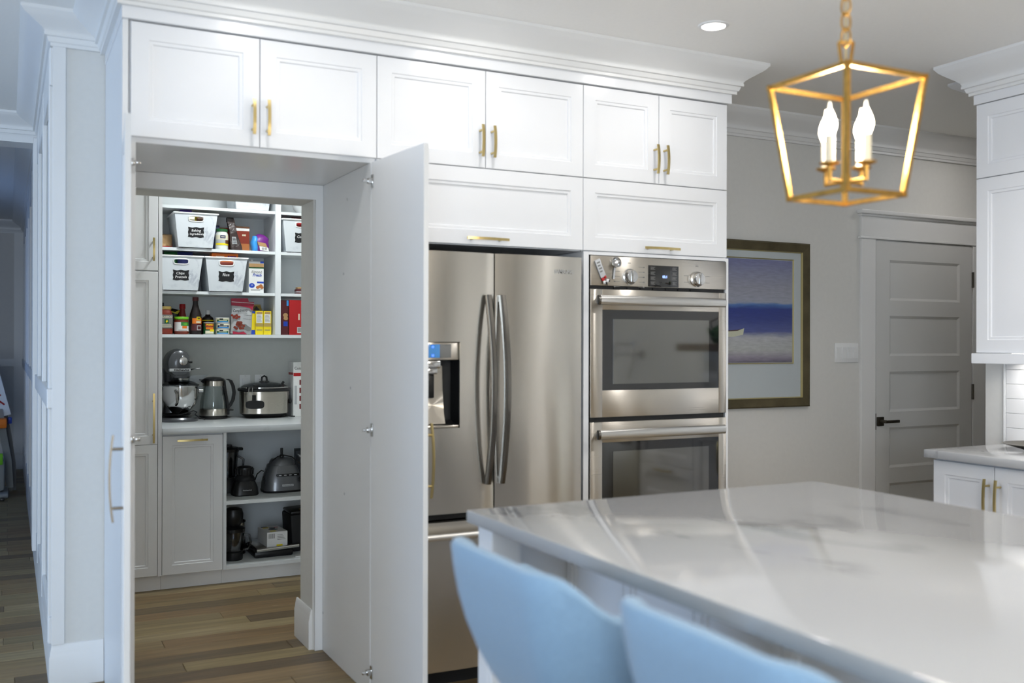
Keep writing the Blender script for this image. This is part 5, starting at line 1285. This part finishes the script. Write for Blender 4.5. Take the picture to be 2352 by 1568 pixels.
    part(d_, 'pan', La([(0, 0), (.06, .001), (.078, .005), (.084, .012), (.081, .012), (.072, .006), (0, .004)], cx-.012, cy-.052, z+.0335, n=32), 'black')
    return o
mixer(.925, 2.60)

def kettle(cx, cy):
    z = CT+.0005
    o = thing('electric_kettle', 'glass electric kettle with black handle beside the stand mixer', 'kettle', (cx, cy, z))
    part(o, 'power_base', La([(0, 0), (.088, 0), (.090, .006), (.086, .016), (.07, .020), (0, .020)], cx, cy, z, n=36), 'black')
    part(o, 'lower_band', La([(0, .0205), (.084, .0205), (.0855, .026), (.0845, .056), (.080, .062), (0, .062)], cx, cy, z, n=36), 'stainless_h')
    part(o, 'glass_body', La([(.0815, .0622), (.0835, .075), (.079, .12), (.068, .175), (.062, .205), (.060, .205), (.066, .175), (.077, .12), (.0815, .075), (.0795, .0622)], cx, cy, z, n=40), 'clear_glass')
    part(o, 'collar', La([(.058, .2052), (.0655, .2052), (.066, .21), (.064, .236), (.058, .238)], cx, cy, z, n=36), 'stainless_h')
    part(o, 'lid', La([(0, .236), (.064, .2382), (.062, .250), (.045, .258), (0, .262)], cx, cy, z, n=36), 'black')
    part(o, 'spout', loft(NB(), [[(cx-.055, cy-.02, z+.215), (cx-.055, cy+.02, z+.215), (cx-.055, cy+.026, z+.247), (cx-.055, cy-.026, z+.247)], [(cx-.085, cy-.004, z+.240), (cx-.085, cy+.004, z+.240), (cx-.088, cy+.006, z+.248), (cx-.088, cy-.006, z+.248)]]), 'black')
    hb = NB()
    pts = [(.045, .243), (.085, .245), (.105, .236), (.122, .20), (.128, .16), (.122, .115), (.102, .075), (.088, .062)]
    loft(hb, [[(cx+x+a, cy+b, z+zz+c_) for a, b, c_ in ((-.010, -.013, .0), (.008, -.013, .002), (.008, .013, .002), (-.010, .013, 0))] for x, zz in pts])
    part(o, 'handle', hb, 'black')
    part(o, 'spine', loft(NB(), [[(cx+x+a, cy+b, z+zz) for a, b in ((-.008, -.016), (.010, -.016), (.010, .016), (-.008, .016))] for x, zz in ((.060, .24), (.066, .19), (.078, .12), (.086, .06), (.086, .022))]), 'black')
    part(o, 'switch', Tu([(cx+.085, cy-.02, z+.055), (cx+.118, cy-.03, z+.052)], .005, 8), 'black')
    part(o, 'cord', Tu([(cx+.08, cy-.03, z+.006), (cx+.10, cy+.01, z+.005), (cx+.09, cy+.06, z+.005)], .004, 8), 'black')
kettle(1.152, 2.67)

def cooker(cx, cy):
    z = CT+.0005
    o = thing('slow_cooker', 'oval stainless slow cooker with glass lid and black handles', 'slow cooker', (cx, cy, z))
    E_ = 2.3
    part(o, 'foot_ring', rbody(NB(), [(cx, cy, z, .115, .085), (cx, cy, z+.012, .13, .098), (cx, cy, z+.026, .150, .110)], E_, 36), 'black')
    part(o, 'body', rbody(NB(), [(cx, cy, z+.0262, .148, .112), (cx, cy, z+.03, .152, .116), (cx, cy, z+.166, .155, .118), (cx, cy, z+.168, .150, .114)], E_, 44), 'stainless_h')
    part(o, 'crock_rim', rbody(NB(), [(cx, cy, z+.1682, .158, .121), (cx, cy, z+.172, .165, .127), (cx, cy, z+.182, .167, .129), (cx, cy, z+.188, .160, .122)], E_, 44), 'black')
    part(o, 'lid_rim', rbody(NB(), [(cx, cy, z+.1882, .152, .116), (cx, cy, z+.194, .152, .116), (cx, cy, z+.196, .146, .110)], E_, 44), 'chrome')
    part(o, 'glass_lid', rbody(NB(), [(cx, cy, z+.1962, .146, .110), (cx, cy, z+.210, .125, .092), (cx, cy, z+.220, .080, .058), (cx, cy, z+.224, .03, .02)], 2.1, 40), 'smoke_plastic')
    part(o, 'lid_knob', tube(lathe(NB(), [(0, .224), (.034, .225), (.030, .230), (.012, .233), (0, .233)], cx, cy, z), [(cx-.018, cy, z+.232), (cx-.014, cy, z+.256), (cx, cy, z+.264), (cx+.014, cy, z+.256), (cx+.018, cy, z+.232)], .006, 10), 'black')
    hx = cx-.085; hy = cy-.100
    hd = NB(); loft(hd, [[(hx+u, hy-.010-dd, z+.088+v) for u, v in rrect(0, 0, .056, .026, 3.4, 24)] for dd in (0, .022)])
    bar(hd, (hx-.004, hy-.010, z+.10), (hx-.004, hy-.010, z+.148), .024, .018)
    part(o, 'handle', hd, 'black')
    part(o, 'latch', box(box(NB(), hx-.045, hx+.02, hy-.030, hy+.01, z+.186, z+.204, bev=.005), hx-.005, hx+.022, hy-.02, hy+.015, z+.20, z+.212, bev=.004), 'black')
    part(o, 'latch_wire', Tu([(hx-.04, hy-.032, z+.196), (hx-.044, hy-.036, z+.155), (hx-.034, hy-.036, z+.142), (hx-.022, hy-.034, z+.152), (hx-.018, hy-.032, z+.196)], .002, 6), 'chrome')
    part(o, 'latch', box(tube(NB(), [(cx+.095, cy, z+.200), (cx+.112, cy, z+.206), (cx+.126, cy, z+.226)], .008, 8), cx+.055, cx+.085, cy-.012, cy+.012, z+.208, z+.216, bev=.003), 'black')
    part(o, 'handle', Bx(cx+.150, cx+.168, cy-.05, cy+.05, z+.085, z+.115, bev=.010), 'black')
    part(o, 'cord', Tu([(cx+.12, cy-.06, z+.012), (cx+.15, cy-.09, z+.006), (cx+.172, cy-.105, z+.006)], .004, 8), 'black')
cooker(1.466, 2.655)
o = pkg('appliance_box', 'tall white appliance box with red stripe beside the slow cooker', 'box', 1.640, 1.79, 2.60, 2.72, CT, .352, 'paper_white')
part(o, 'side_print', Bx(1.6392, 1.6399, 2.602, 2.718, CT+.27, CT+.285), 'red', False)
panel(o, 'red_stripe', 1.641, 1.789, CT+.262, CT+.282, 2.60, 'red'); text(o, 'Cuisinart', .026, 'black', (1.690, 2.5985, CT+.312), width=.085)
for k in range(4): panel(o, 'photo_panel', 1.680, 1.72, CT+.205-k*.052, CT+.238-k*.052, 2.60, 'dark_red')
panel(o, 'photo_panel', 1.648, 1.664, CT+.08, CT+.20, 2.60, 'label_grey')

# ================================================================== lower shelves
S1, S2 = .4745, .1055
def blender(cx, cy, z):
    o = thing('blender', 'tall blender with clear jar and black lid on the lower shelf', 'blender', (cx, cy, z))
    part(o, 'base', rbody(NB(), [(cx, cy, z, .075, .075), (cx, cy, z+.06, .072, .072), (cx, cy, z+.09, .055, .055)], 3.4), 'black')
    part(o, 'jar', La([(.05, .0905), (.055, .12), (.066, .245), (.063, .245), (.052, .12), (.047, .0905)], cx, cy, z), 'smoke_plastic')
    part(o, 'lid', La([(0, .2452), (.068, .2452), (.070, .262), (.060, .272), (.03, .274), (.028, .286), (0, .287)], cx, cy, z), 'black')
    part(o, 'lid_tab', Bx(cx+.05, cx+.092, cy-.02, cy+.02, z+.250, z+.268, bev=.006), 'black')
    part(o, 'handle', Tu([(cx+.055, cy-.04, z+.22), (cx+.085, cy-.055, z+.20), (cx+.08, cy-.055, z+.13), (cx+.052, cy-.04, z+.115)], .008, 8), 'smoke_plastic')
blender(1.197, 2.455, S1)
def chopper(cx, cy, z):
    o = thing('food_chopper', 'small black food chopper in front of the tall blender', 'food chopper', (cx, cy, z))
    part(o, 'base', rbody(NB(), [(cx, cy, z, .072, .066), (cx, cy, z+.006, .078, .07), (cx, cy, z+.05, .072, .064), (cx, cy, z+.075, .062, .056), (cx, cy, z+.085, .058, .052)], 3.6, 32), 'black')
    part(o, 'collar', La([(0, .0852), (.058, .0852), (.06, .10), (.052, .112), (.046, .118), (0, .118)], cx, cy, z, sy=.9), 'black_matte')
    part(o, 'bowl', La([(0, .1182), (.046, .1182), (.052, .150), (.050, .165), (.030, .172), (0, .173)], cx, cy, z), 'black')
    rb = NB()
    for k in range(14):
        a = 2*PI*k/14; bar(rb, (cx+.050*math.cos(a), cy+.050*math.sin(a), z+.125), (cx+.053*math.cos(a), cy+.053*math.sin(a), z+.155), .006)
    part(o, 'grip_rib', rb, 'black_matte', False)
    b_ = part(o, 'badge', Bx(cx-.030, cx+.032, cy-.0715, cy-.069, z+.030, z+.041), 'black_matte', False); text(b_, 'KitchenAid', .011, 'silver', (cx+.001, cy-.0722, z+.0355), width=.052)
    part(o, 'cord', Tu([(cx+.06, cy+.03, z+.06), (cx+.075, cy+.0, z+.12), (cx+.10, cy, z+.14), (cx+.12, cy+.03, z+.13)], .0035, 8), 'black')
chopper(1.266, 2.29, S1)
def processor(cx, cy, z):
    o = thing('food_processor', 'grey food processor base with button row on the lower shelf', 'food processor', (cx, cy, z))
    part(o, 'foot', rbody(NB(), [(cx, cy, z, .122, .10), (cx, cy, z+.012, .124, .102)], 3.2, 36), 'black')
    part(o, 'body', rbody(NB(), [(cx, cy, z+.0122, .121, .10), (cx, cy, z+.06, .117, .097), (cx, cy, z+.10, .108, .088), (cx, cy, z+.130, .098, .08), (cx, cy, z+.160, .085, .07)], 3.0, 40), 'proc_grey')
    part(o, 'turret', La([(0, .1602), (.080, .1602), (.074, .185), (.062, .20), (.03, .206), (0, .206)], cx, cy, z, n=36, sy=.88), 'proc_grey')
    part(o, 'drive_post', La([(0, .2062), (.014, .2062), (.012, .22), (.008, .222), (.008, .262), (0, .263)], cx, cy, z), 'black')
    bp = part(o, 'button_bar', Bx(cx-.055, cx+.085, cy-.103, cy-.088, z+.100, z+.114, bev=.004), 'black')
    nl = NB()
    for j in range(4): box(nl, cx-.042+j*.031, cx-.026+j*.031, cy-.1038, cy-.1031, z+.104, z+.109)
    part(bp, 'button_mark', nl, 'silver', False)
    b_ = part(o, 'badge', Bx(cx-.02, cx+.048, cy-.1025, cy-.096, z+.038, z+.050), 'silver', False); text(b_, 'KitchenAid', .010, 'black', (cx+.014, cy-.1032, z+.044), width=.056)
    part(o, 'dial', xform(La([(.02, 0), (.018, .012), (0, .013)], n=18), Matrix.Translation((cx+.102, cy-.085, z+.075)) @ Matrix.Rotation(R(90), 4, 'X')), 'black')
    part(o, 'cord', Tu([(cx-.10, cy-.04, z+.03), (cx-.125, cy-.05, z+.09), (cx-.10, cy-.05, z+.17), (cx-.04, cy-.05, z+.214), (cx, cy-.03, z+.222), (cx+.05, cy-.05, z+.21), (cx+.11, cy-.06, z+.16), (cx+.13, cy-.05, z+.12)], .0035, 8), 'black')
processor(1.506, 2.36, S1)
single('plastic_bag', pouch(NB(), 1.72, 2.50, S1, .20, .24, .12, wob=.012), 'smoke_plastic', 'crumpled clear plastic bag behind the food processor', 'bag', (1.72, 2.50, S1))
def jug(cx, cy, z):
    o = thing('blender_jug', 'clear plastic jug with black grinder top on the bottom shelf', 'jug', (cx, cy, z))
    part(o, 'base_ring', La([(0, 0), (.052, 0), (.055, .01), (.055, .045), (.05, .05), (0, .05)], cx, cy, z), 'black')
    part(o, 'jug', La([(.05, .0505), (.056, .06), (.064, .165), (.061, .165), (.053, .06), (.047, .0505)], cx, cy, z), 'smoke_plastic')
    part(o, 'lid', La([(0, .1652), (.067, .1652), (.068, .185), (.05, .196), (.038, .2), (0, .2)], cx, cy, z), 'black')
    part(o, 'motor_top', La([(0, .2002), (.040, .2002), (.055, .23), (.058, .27), (.050, .298), (.03, .306), (0, .307)], cx, cy, z), 'black')
    part(o, 'handle', Tu([(cx+.058, cy-.01, z+.145), (cx+.09, cy-.015, z+.14), (cx+.10, cy-.015, z+.10), (cx+.085, cy-.015, z+.06), (cx+.05, cy-.01, z+.055)], .008, 10), 'smoke_plastic')
jug(1.188, 2.23, S2)
o = thing('metal_cup', 'steel canister with dark rim behind the clear jug', 'canister', (1.245, 2.40, S2))
part(o, 'canister', La([(0, 0), (.045, .001), (.045, .09), (.047, .1), (.047, .19), (.043, .19), (.043, .1), (0, .095)], 1.245, 2.40, S2), 'stainless'); part(o, 'lid_ring', La([(.044, .1902), (.05, .1902), (.05, .199), (.044, .199)], 1.245, 2.40, S2), 'black'); part(o, 'base_cup', La([(.0455, .0), (.049, .0), (.049, .08), (.0455, .08)], 1.245, 2.40, S2), 'black')
# contact grill with the white box standing on it
o = thing('contact_grill', 'black and chrome contact grill under the white box', 'grill', (1.43, 2.32, S2))
part(o, 'lower_half', Bx(1.305, 1.535, 2.19, 2.46, S2+.0005, S2+.038, bev=.01), 'black')
part(o, 'upper_half', Bx(1.32, 1.545, 2.20, 2.46, S2+.0385, S2+.056, bev=.006), 'stainless_h')
part(o, 'front_trim', Tu([(1.315, 2.185, S2+.046), (1.568, 2.185, S2+.058)], .0115, 14), 'chrome')
part(o, 'cord', Tu([(1.31, 2.30, S2+.03), (1.285, 2.28, S2+.05), (1.30, 2.32, S2+.075), (1.29, 2.36, S2+.06), (1.30, 2.40, S2+.02)], .004, 8), 'black')
bx0 = thing('appliance_box', 'white product box with black pictures lying on the contact grill', 'box', (1.44, 2.33, S2+.0565))
M_ = Matrix.Translation((1.445, 2.215, S2+.0565)) @ Matrix.Rotation(R(3), 4, 'Z')
def bpart(par, name, a, m, tf=M_): return part(par, name, xform(Bx(*a), tf), m, False)
bpart(bx0, 'carton', (-.062, .062, 0, .20, .0005, .088), 'paper_white')
bpart(bx0, 'yellow_label', (-.005, .032, -.0012, -.0003, .002, .012), 'yellow'); bpart(bx0, 'yellow_label', (-.035, .0, .02, .045, .0882, .0888), 'yellow'); bpart(bx0, 'yellow_label', (-.045, -.012, .14, .165, .0882, .0888), 'yellow')
nl = NB()
for j in range(7): box(nl, -.052+j*.0055, -.0495+j*.0055, -.0012, -.0003, .05, .078)
for j in range(4): box(nl, .0, .05-.006*j, -.0012, -.0003, .04+j*.009, .0425+j*.009)
part(bx0, 'barcode', xform(nl, M_), 'marker_grey', False)
pr = NB(); prism_z(pr, rrect(.0, .085, .03, .018, 2, 16), .0882, .0889); prism_z(pr, rrect(.005, .125, .018, .022, 2, 16), .0882, .0888); prism_z(pr, rrect(-.03, .175, .02, .014, 4, 16), .0882, .0888)
part(bx0, 'product_print', xform(pr, M_), 'black', False); bpart(bx0, 'red_print', (.02, .045, .135, .148, .0882, .0888), 'red')
o = thing('waffle_maker', 'dark upright waffle maker at the right of the bottom shelf', 'waffle maker', (1.63, 2.36, S2))
part(o, 'body', xform(Bx(-.09, .09, -.11, .11, 0, .225, bev=.012), Matrix.Translation((1.64, 2.38, S2+.006)) @ Matrix.Rotation(R(-3), 4, 'Y')), 'black_matte')
part(o, 'top_plate', xform(Bx(-.085, .09, -.105, .10, .226, .245, bev=.008), Matrix.Translation((1.64, 2.38, S2+.006)) @ Matrix.Rotation(R(-3), 4, 'Y')), 'black'); part(o, 'badge', xform(Bx(-.02, .03, -.06, -.04, .2455, .2465), Matrix.Translation((1.64, 2.38, S2+.006)) @ Matrix.Rotation(R(-3), 4, 'Y')), 'gold_lid', False)
single('notice_card', Bx(1.532, 1.575, 2.12, 2.165, S2+.0003, S2+.006), 'paper_white', 'small white card on the edge of the bottom shelf', 'card', (1.55, 2.14, S2))
